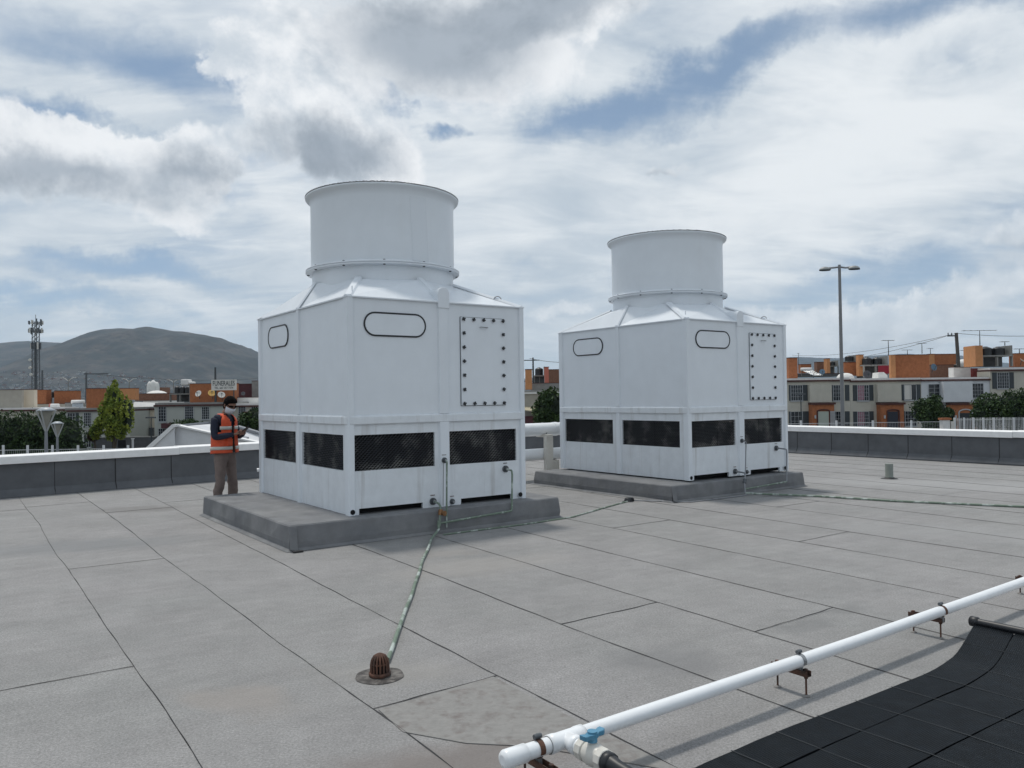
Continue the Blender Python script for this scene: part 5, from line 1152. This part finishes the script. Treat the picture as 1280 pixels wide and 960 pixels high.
# ------------------------------------------------------------------ lamp posts, poles, antennas, fences
POLE = M['galv']
def pole_thing(name, px, ytop, D, r_, label, cat, group=None, mt=None, lean=0, z=GZ, ybot=None):
    t = Thing(name, px, D, label, cat, group, z=z if ybot is None else at(px, ybot, D).z); h = at(px, ytop, D).z-t.o[2]
    m_ = MB(); m_.tube([(0, 0, 0), (lean, 0, h)], [r_*1.35, r_*.8], 12); m_.build('pole', mt or POLE, t.e); return t, h
t, h = pole_thing('street_lamp', 1051, 331, 30, .064, 'tall grey lamp post with two drooping flat lamp heads, in front of the right-hand row', 'street lamp', mt=mat('weathered_grey_pole', (.20, .205, .215), .6, var=.1, scale=1.5))
t.e.location.x = at(1053.5, 535, 30).x
for s, dy, dz_ in ((-1, .15, .0), (1, -.15, -.02)):
    m_ = MB(); m_.tube([(0, 0, h-.08), (.22*s, dy*.3, h-.10+dz_), (.36*s, dy, h-.09+dz_)], .035, 8); m_.build('arm', M['galv'], t.e)
    m_ = MB(); vs = []
    for (x, w, hh) in ((.26, .03, .02), (.32, .09, .07), (.42, .14, .105), (.52, .15, .11), (.62, .12, .085), (.68, .07, .04), (.71, .01, .01)):
        for j in range(9): a_ = pi*j/8; vs.append((x*s, dy+w*cos(a_), h-.16+dz_+hh*sin(a_)*1.1))
    m_.add(vs, [(i*9+j, i*9+j+1, (i+1)*9+j+1, (i+1)*9+j) for i in range(6) for j in range(8)], 0, True); lh = m_.build('lamp_head', mat('dull_aluminium', (.27, .28, .28), .5, metal=.2), t.e)
    m_ = MB(); m_.prism([((.28+.43*q/10)*s, dy+.15*sqrt(max(0, sin(pi*q/10)))*.98) for q in range(11)]+[((.28+.43*q/10)*s, dy-.15*sqrt(max(0, sin(pi*q/10)))*.98) for q in range(9, 0, -1)], lambda u, v, d_: (u, v, d_), h-.19+dz_, h-.155+dz_); m_.build('lens', HC['shutter'], lh)
def vlamp(px, ytop, D, w, label):
    t, h = pole_thing('garden_lamp', px, ytop+(26 if w > .65 else 15), D, .075, label, 'garden lamp', 'V-shaped lanterns behind the left parapet'); ht = w*1.15; gl = mat('frosted_lantern', (.30, .29, .25), .4)
    m_ = MB(); m_.lathe([(.05, 0), (.08, .0), (w*.40, ht*.90), (w*.40, ht*.93), (0, ht*.95)], (0, 0, h-.05), 4, sm=False); m_.build('lantern_glass', gl, t.e)
    m_ = MB()
    for s in (-1, 1): m_.tube([(0, 0, h-.25), (s*w*.60, 0, h+ht*.90)], .035, 6); m_.tube([(0, 0, h-.25), (0, s*w*.53, h+ht*.90)], .035, 6)
    m_.build('arms', mat('pale_steel', (.42, .43, .43), .5), t.e)
    m_ = MB(); m_.lathe([(w*.50, ht*.93), (w*.50, ht*.97), (w*.36, ht*1.05), (w*.2, ht*1.11), (0, ht*1.13)], (0, 0, h-.05), 20); m_.build('cap', mat('cap_aluminium', (.34, .37, .40), .4), t.e)
vlamp(57.5, 508, 35, .72, 'larger, left V-shaped lantern lamp standing in front of the dark hedge'); vlamp(71.5, 527.5, 46, .60, 'smaller, right V-shaped lantern lamp in front of the hedge end')
# cell tower
t = Thing('cell_tower', 45, 250, 'tall lattice telecom mast crowded with antennas against the mountain', 'telecom mast'); h = at(45, 402, 250).z-GZ; m_ = MB(); w = .85
for (sx, sy) in ((-1, -1), (1, -1), (-1, 1), (1, 1)): m_.cyl((sx*w, sy*w, 0), (sx*w*.8, sy*w*.8, h), .13, 6)
n = 22
for i in range(n):
    z0_, z1_ = h*i/n, h*(i+1)/n
    for s in (-1, 1):
        m_.cyl((-w, s*w, z0_), (w, s*w, z1_), .06, 4); m_.cyl((w, s*w, z0_), (-w, s*w, z1_), .06, 4); m_.cyl((s*w, -w, z0_), (s*w, w, z1_), .06, 4); m_.cyl((-w, s*w, z1_), (w, s*w, z1_), .05, 4)
m_.build('lattice', M['dsteel'], t.e); m_ = MB(); m_.box(-.3, .3, -.3, .3, 0, h*.78); m_.build('cable_ladder', M['dsteel'], t.e)
rng = random.Random(5)
for z in (h*.74, h*.90, h*.985):
    m_ = MB(); R_ = 1.9 if z > h*.8 else 1.3
    m_.tube([(R_*cos(a), R_*sin(a), z) for a in [2*pi*i/12 for i in range(12)]], .07, 5, closed=True); m_.build('ring_platform', M['dsteel'], t.e)
    for k in range(9):
        a = 2*pi*k/9+z; m_ = MB(); x, y = R_*cos(a), R_*sin(a); hh = rng.uniform(1.0, 2.2); m_.box(x-.19, x+.19, y-.12, y+.12, z-hh*.4, z+hh*.6); m_.build('antenna_panel', M['dsteel'] if k % 3 else HC['dish'], t.e)
for (x, z) in ((-.9, h*.52), (-.6, h*.45), (-.9, h*.60)):
    m_ = MB(); m_.cyl((x, -1.3, z), (x, -1.8, z), .42, 12); m_.build('microwave_dish', HC['dish'], t.e)
m_ = MB(); m_.cyl((0, 0, h), (0, 0, h+2.2), .08, 6); m_.build('lightning_rod', M['dsteel'], t.e)
# twin street lights far off and utility poles
def twin(px, y, D, label):
    t, h = pole_thing('twin_street_light', px, y, D, .09, label, 'street light', 'distant twin-armed street lights', mt=HC['conc'])
    for s in (-1, 1):
        m_ = MB(); m_.tube([(0, 0, h-.35), (s*.6, 0, h+.15), (s*1.0, 0, h+.25)], .05, 6); m_.build('arm', HC['dish'], t.e); m_ = MB(); m_.box(s*1.15-.2, s*1.15+.2, -.1, .1, h+.2, h+.29); m_.build('lamp_head', HC['dish'], t.e)
twin(161.7, 475, 150, 'pale twin-armed street light above the reddish roof room, right of the tree'); twin(85.5, 474, 140, 'pale twin-armed street light above the wide orange roof room'); twin(217, 476, 160, 'pale twin-armed street light left of the three black tanks')
pole_thing('utility_pole', 53, 463, 120, .16, 'thin grey pole just right of the telecom mast', 'utility pole', mt=M['dsteel'])
t, h = pole_thing('utility_pole', 108, 466, 95, .14, 'thin dark utility pole left of the yellow-green tree', 'utility pole', mt=M['dsteel']); m_ = MB(); m_.box(-.3, 2.6, -.06, .06, h-.2, h-.08); m_.build('cross_arm', M['dsteel'], t.e)
t, h = pole_thing('antenna_mast', lx(994.5), ly(292), 73, .10, 'dark pointed mast rising behind the funeral sign', 'mast', mt=HC['shutter']); 
t, h = pole_thing('utility_pole', 667, 447, 110, .13, 'dark utility pole with two cross-arms seen between the towers', 'utility pole', mt=HC['shutter'])
for dz_ in (.3, 3.2): m_ = MB(); m_.box(-1.4 if dz_ < 1 else -1.7, .9, -.07, .07, h-dz_-.12, h-dz_); m_.build('cross_arm', HC['shutter'], t.e)
D_ = 78; p0 = at(1198.5, 458, D_); p1 = at(1195.3, 416, D_)
t = Thing('utility_pole', 1198.5, D_, 'leaning grey utility pole carrying overhead wires above the right-hand roofs', 'utility pole'); h = p1.z-GZ
m_ = MB(); m_.tube([(.35, 0, 0), (p1.x-t.o[0], 0, h)], [.22, .15], 10); m_.build('pole', mat('dark_pole', (.07, .065, .06), .8), t.e); m_ = MB(); tx = p1.x-t.o[0]; m_.box(tx-.85, tx+.1, -.06, .06, h-.35, h-.23)
m_.build('cross_arm', HC['shutter'], t.e); m_ = MB()
for q in (-.8, -.45, .0): m_.cyl((tx+q, 0, h-.23), (tx+q, 0, h+.0), .05, 6)
m_.build('insulators', HC['shutter'], t.e)
def wire(p, q, sag, label, r_=.022):
    e = empty('overhead_wire', p, 0, label, 'wire', 'overhead wires'); m_ = MB(); p = Vector(p); q = Vector(q); m_.tube([tuple(p.lerp(q, i/14)-p-Vector((0, 0, sag*4*(i/14)*(1-i/14)))) for i in range(15)], r_, 4); m_.build('cable', M['dsteel'], e)
wire(at(1194, 417, D_), at(990, 444, 150), .8, 'upper overhead wire running left from the leaning pole'); wire(at(1187, 419, D_), at(990, 452, 150), 1.0, 'lower overhead wire running left from the leaning pole')
wire(at(1195, 416.5, D_), at(1330, 417.5, 80), .25, 'overhead wire running right from the leaning pole'); wire(at(662, 448, 110), at(735, 452, 95), .3, 'overhead wire from the dark pole between the towers', .03)
wire(at(108, 466.5, 95), at(325, 473, 120), .5, 'overhead wire crossing the foot of the mountain', .03)
def antenna(px, ytop, ybot, D, w, label, g='television antennas on the roofs'):
    t, h = pole_thing('tv_antenna', px, ytop, D, .035, label, 'antenna', g, mt=M['dsteel'], ybot=ybot)
    m_ = MB(); m_.box(-w, w, -.02, .02, h-.05, h-.01)
    for i in range(6): x = -w+2*w*i/5; m_.box(x-.015, x+.015, -.3+.03*i, .3-.03*i, h-.03, h-.005)
    m_.build('elements', M['dsteel'], t.e)
antenna(zx(563), zy(193), zy(275), 76, .55, 'T-shaped antenna above the grey tank shelter'); antenna(zx(742), zy(208), zy(265), 84, .45, 'small antenna above the largest orange roof room'); antenna(zx(1052), zy(140), zy(222), 73, 1.5, 'wide television antenna above the big concrete tank shelter')
antenna(zx(664), zy(244), zy(275), 100, .6, 'short distant antenna left of the small antenna'); antenna(zx(787), zy(236), zy(268), 100, .3, 'short distant antenna above the pale pillar'); antenna(zx(978), zy(246), zy(330), 85, .6, 'bent antenna right of the leaning pole'); antenna(zx(82), zy(262), zy(330), 110, .1, 'thin antenna rod by the first roof room')
antenna(zx(1185), zy(200), zy(222), 73, .35, 'small antenna at the right end of the big tank shelter'); antenna(zx(1262), zy(238), zy(264), 75, .5, 'small antenna at the right edge of the roofs')
# small roof poles on the right edge street lamp and left lamps
def small_lamp(px, ytop, D, label):
    t, h = pole_thing('small_street_lamp', px, ytop, D, .045, label, 'street lamp', mt=HC['shutter']); m_ = MB(); m_.box(-.42, .35, -.12, .12, h-.02, h+.10); m_.build('lamp_head', M['dsteel'], t.e)
small_lamp(zx(90), zy(483), 64, 'thin black street lamp before the first house of the right-hand row'); small_lamp(lx(697), ly(526), 66, 'thin black street lamp before the narrow cream house')

WP = mat('white_fence_post', (.66, .67, .68), .6); WR = mat('white_mesh', (.50, .52, .54), .6)
def fence(label, D, xs, ytop, ybot, pw, mt, nrail=3, mesh=True, top=None):
    t = Thing('fence', sum(xs)/len(xs), D, label, 'fence')
    for x in xs: 
        p = t.local(x, ytop); m_ = MB(); m_.box(p.x-pw/2, p.x+pw/2, -.04, .04, 0, p.z); m_.build('post', mt, t.e)
    a, b = t.local(xs[0], ytop), t.local(xs[-1], ytop); z = min(a.z, b.z)-.08
    for i in range(nrail): m_ = MB(); zz = z*(1-i/nrail); m_.box(a.x, b.x, .045, .07, zz-.03, zz); m_.build('rail', mt, t.e)
    if mesh:
        m_ = MB(); n = int((b.x-a.x)/.12)
        for i in range(n): x = a.x+(b.x-a.x)*i/n; m_.box(x, x+.008, .072, .080, .02, z)
        o = m_.build('wire_mesh', WR, t.e, recalc=False); o['kind'] = 'stuff'
    return t
fence('white post and mesh fence crossing behind the left parapet', 50, [-30, 4, 34.5, 65.5, 97.5, 129.5, 160, 192, 224, 256, 288, 320], 556.5, 570, .12, WP)
fence('white mesh fence in front of the right-hand row of houses', 60, [960, 1001, 1045.5, 1091, 1139, 1180], 525.5, 540, .14, WP, 2)
t = fence('tall white railing in front of the white house with the arched door', 60, [1193, 1205, 1216.5, 1229, 1242, 1254, 1267, 1280, 1294], 522, 540, .12, WP, 2, mesh=False)
m_ = MB(); a, b = t.local(1193, 522), t.local(1300, 522)
for i in range(60): x = a.x+(b.x-a.x)*i/59; m_.box(x-.009, x+.009, -.02, .02, 0, a.z-.04)
o = m_.build('railing_bars', WP, t.e); o['kind'] = 'stuff'
t = Thing('slatted_screen', 1262, 62, 'tall grey slatted screen fence at the right edge of the picture', 'screen fence'); t.box('post', 1236.5, 511, 1238.5, 540, WP, -.06, .12, toground=True)
for i in range(11): y = 512.5+i*3; t.box('slat', 1238, y, 1330, y+1.7, M['galv'], 0, .05)
t = Thing('gate_pillar', 1184, 59, 'white gate pillar with a brick cap between mesh fence and railing', 'gate pillar'); t.box('pillar', 1179, 525, 1187.5, 540, 'roofw', 0, .5, toground=True); t.box('cap', 1177.5, 522.5, 1189, 525, 'orange', -.06, .62); t.box('meter_box', 1189, 527, 1193, 536, 'dish', 0, .3)
# grey boundary wall at left
t = Thing('boundary_wall', 155, 68, 'low grey boundary wall with a dark doorway behind the left fence', 'wall'); t.box('wall', *RL(422, 617, 716, 665), 'dconc', 0, .3, toground=True); t.box('coping', *RL(420, 612, 718, 617), 'conc', -.05, .4); t.box('doorway', *RL(545, 628, 580, 665), M['void'], -.02, .019, toground=True)
t = Thing('gate_post', 165.5, 64, 'short white post by the dark doorway of the grey wall', 'post'); t.box('post', 164.6, 549, 166.4, 557, WP, 0, .12, toground=True); t.box('cap', 164, 548, 167, 549, WP, -.04, .2)

# parked car
t = Thing('parked_car', 1109, 64, 'pale parked car with its roof just showing above the right parapet', 'car'); c = t.local(1110, 530); 
m_ = MB(); vs = []; ns = 12
body_ = [(-2.1, .55, .62), (-2.0, .35, .9), (-1.2, .3, .98), (-.7, .3, 1.02), (1.0, .3, 1.02), (1.7, .3, .98), (2.05, .4, .85), (2.1, .5, .7)]
prof = [(-2.1, .45), (-2.08, .8), (-1.9, .95), (-1.1, 1.02), (-.45, 1.42), (.2, 1.5), (.95, 1.44), (1.6, 1.05), (2.0, .98), (2.1, .75), (2.1, .4), (-2.1, .35)]
m_.prism(prof, lambda u, v, d_: (u, d_*(1-.12*max(0, v-.9)), v), -.85, .85); m_.build('body', mat('silver_paint', (.50, .50, .52), .3, metal=.3), t.e, bevel=.05)
for s in (-1, 1):
    m_ = MB(); m_.prism([(-.98, 1.04), (-.42, 1.37), (.2, 1.44), (.9, 1.38), (1.42, 1.06)], lambda u, v, d_: (u, d_, v), s*.80, s*.83); m_.build('side_window', HC['glass'], t.e)
m_ = MB(); m_.add([(-1.12, -.7, 1.04), (-1.12, .7, 1.04), (-.49, .62, 1.42), (-.49, -.62, 1.42)], [(0, 1, 2, 3)]); m_.build('windscreen', HC['glass'], t.e)
for (x, s) in ((-1.35, -1), (1.35, -1), (-1.35, 1), (1.35, 1)):
    m_ = MB(); m_.cyl((x, s*.72, .32), (x, s*.88, .32), .32, 20); wh = m_.build('wheel', HC['shutter'], t.e); m_ = MB(); m_.cyl((x, s*.87, .32), (x, s*.895, .32), .19, 14); m_.build('rim', M['steel'], wh)

# white wedge-shaped roof structure behind the parapet
t = Thing('roof_monitor', 250, 24, 'white sloping-walled roof structure just beyond the left parapet, behind the person', 'roof structure'); D_ = 24
def wl(x, y, dD=0):
    p = at(x, y, 24+dD); return (p.x-t.o[0], dD, p.z-t.o[2])
PW = mat('bright_white_paint', (.74, .74, .74), .7, var=.04); PG = M['plaster_white']
# left sloping capped wall, seen from inside
def slab(name, pts, th, mt):
    m_ = MB(); n = len(pts); v2 = [(x+th[0], y+th[1], z+th[2]) for x, y, z in pts]; m_.add(list(pts)+v2, [tuple(range(n)), tuple(range(n, 2*n))[::-1]]+[(i, (i+1) % n, n+(i+1) % n, n+i) for i in range(n)]); m_.build(name, mt, t.e)
slab('sloping_cap', [wl(181, 560.5, -.05), wl(215, 530.5, -.05), wl(220.5, 530.5, -.05), wl(220, 533.5, -.05), wl(217.5, 534, -.05), wl(189, 560.5, -.05)], (0, .32, 0), PW)
slab('inner_wall', [wl(189, 575, .0), wl(190, 560, .0), wl(217.5, 533, .0), wl(219, 575, .0)], (0, .05, 0), PG)
slab('front_wall', [wl(217.5, 532.5, .2), wl(262, 542, .2), wl(330, 556, .2), wl(330, 580, .2), wl(217.5, 580, .2)], (0, .2, 0), PG)
slab('front_cap', [wl(217, 530.4, .12), wl(263, 540.6, .12), wl(335, 555, .12), wl(335, 557, .12), wl(263, 542.4, .12), wl(217, 532.6, .12)], (0, .35, 0), PW)
slab('rear_slope', [wl(222, 532.5, 1.5), wl(262, 529, 3), wl(300, 533, 3), wl(335, 545, 3), wl(335, 575, 1.5), wl(222, 575, 1.5)], (0, .2, 0), PG)
slab('rear_cap', [wl(220, 531, 1.4), wl(262, 526.8, 2.9), wl(285, 529, 2.9), (wl(335, 543.5, 2.9)), wl(335, 545.5, 2.9), wl(285, 531.5, 2.9), wl(262, 529.4, 2.9), wl(221, 533, 1.4)], (0, .3, 0), M['galv'])
slab('roof_hatch', [wl(290, 546, .6), wl(303, 549.5, .6), wl(303, 552, .6), wl(289, 550, .6)], (0, .6, .05), M['galv'])

# ------------------------------------------------------------------ trees and hedges
D_ = 56
t = Thing('hedge', 40, D_, 'tall dense dark green hedge at the left edge behind the lantern lamps', 'hedge'); bl_ = []; rng = random.Random(2)
for i in range(15):
    px = -60+i*9.8; a = t.local(px, 516+rng.uniform(-1, 2.5)+(3 if px > 66 else 0)); bl_.append((a.x, 1.2, a.z-1.3, 1.0, 1.3, 1.4)); bl_.append((a.x+.3, 1.2, a.z-2.9, 1.1, 1.3, 1.6))
foliage('foliage', bl_, 26000, .17, LG, t.e, 3); m_ = MB()
for i in range(12): a = t.local(-55+i*11, 540); m_.tube([(a.x, 1.2, 0), (a.x, 1.2, 2.6)], .07, 6)
m_.build('stems', bark, t.e)
tree('tree', 79, 58, 18, 512, 556, LG, 'dark bushy tree closing the right end of the hedge', 'tree', 12, 2600, .2)
# yellow green columnar tree
t = Thing('tree', 142, 60, 'bright yellow-green tree with a tall pointed crown in front of the grey-green house', 'tree'); bl_ = []
for (px, yt, yb, w) in ((141, 473, 540, 6), (134, 482, 545, 5), (150, 488, 545, 6), (157, 492, 540, 6), (125, 519, 549, 8), (141, 505, 550, 14), (164.5, 497, 542, 2.6), (149, 518, 550, 15), (131, 500, 545, 8), (119, 530, 549, 5)):
    a, b = t.local(px, yt), t.local(px, yb); bl_.append((a.x, rng.uniform(-.3, .3), (a.z+b.z)/2, w*60/FPX/1.6, .7, (a.z-b.z)/2))
foliage('crown', bl_, 11000, .17, LY, t.e, 21); m_ = MB(); m_.tube([(0, 0, 0), (0, 0, 2.2), (-.1, 0, 4)], [.14, .1, .03], 8); m_.tube([(0, 0, .5), (.5, 0, 3)], [.08, .02], 6); m_.build('trunk', bark, t.e)
tree('tree', 691, 52, 52, 484, 545, LG, 'dark green tree seen in the gap between the two towers', 'tree', 31, 3800, .22)
tree('tree', 1163, 62, 42, 491, 545, LG, 'rounded dark shrub in front of the white house, left of its arched door', 'tree', 41, 3400, .2)
tree('tree', 1186, 63, 18, 508, 540, LM, 'small lighter shrub touching the arched doorway', 'tree', 43, 1200, .18)
tree('tree', 1234, 62.5, 42, 494, 545, LM, 'leafy green tree right of the arched doorway', 'tree', 51, 3200, .2)
tree('tree', 1268, 61, 44, 484, 545, LG, 'dark tree at the right edge of the picture', 'tree', 52, 3000, .2)
tree('bush', 232, 66, 44, 522, 545, LM, 'clipped green bush top showing over the white roof structure', 'bush', 61, 2200, .18); tree('bush', 314, 60, 44, 512, 548, LG, 'dark bush to the right of the person, against the nearer tower', 'bush', 62, 3000, .2)
tree('palm_shrub', 90, 66, 12, 528, 548, LG, 'small spiky dark plant in front of the grey-green house', 'plant', 63, 500, .3)
tree('bush', 118, 62, 16, 535, 552, leafmat('reddish_leaves', (.10, .045, .03), (.05, .05, .02)), 'reddish low bush at the foot of the yellow-green tree', 'bush', 64, 900, .18)

# ------------------------------------------------------------------ haze
m_ = MB(); m_.box(-8600, 8600, -900, 9600, GZ-1.2, 350); hz_ = m_.build('haze', None)
hz_.data.materials.clear(); hm = bpy.data.materials.new('thin_haze'); hm.use_nodes = True; nt = hm.node_tree; nt.nodes.remove(nt.nodes['Principled BSDF'])
pv = nt.nodes.new('ShaderNodeVolumePrincipled'); pv.inputs['Color'].default_value = (.62, .80, 1, 1); pv.inputs['Density'].default_value = .00007; pv.inputs['Anisotropy'].default_value = .2
nt.links.new(pv.outputs[0], nt.nodes['Material Output'].inputs['Volume']); hz_.data.materials.append(hm); hz_['kind'] = 'stuff'
S.cycles.volume_bounces = 0
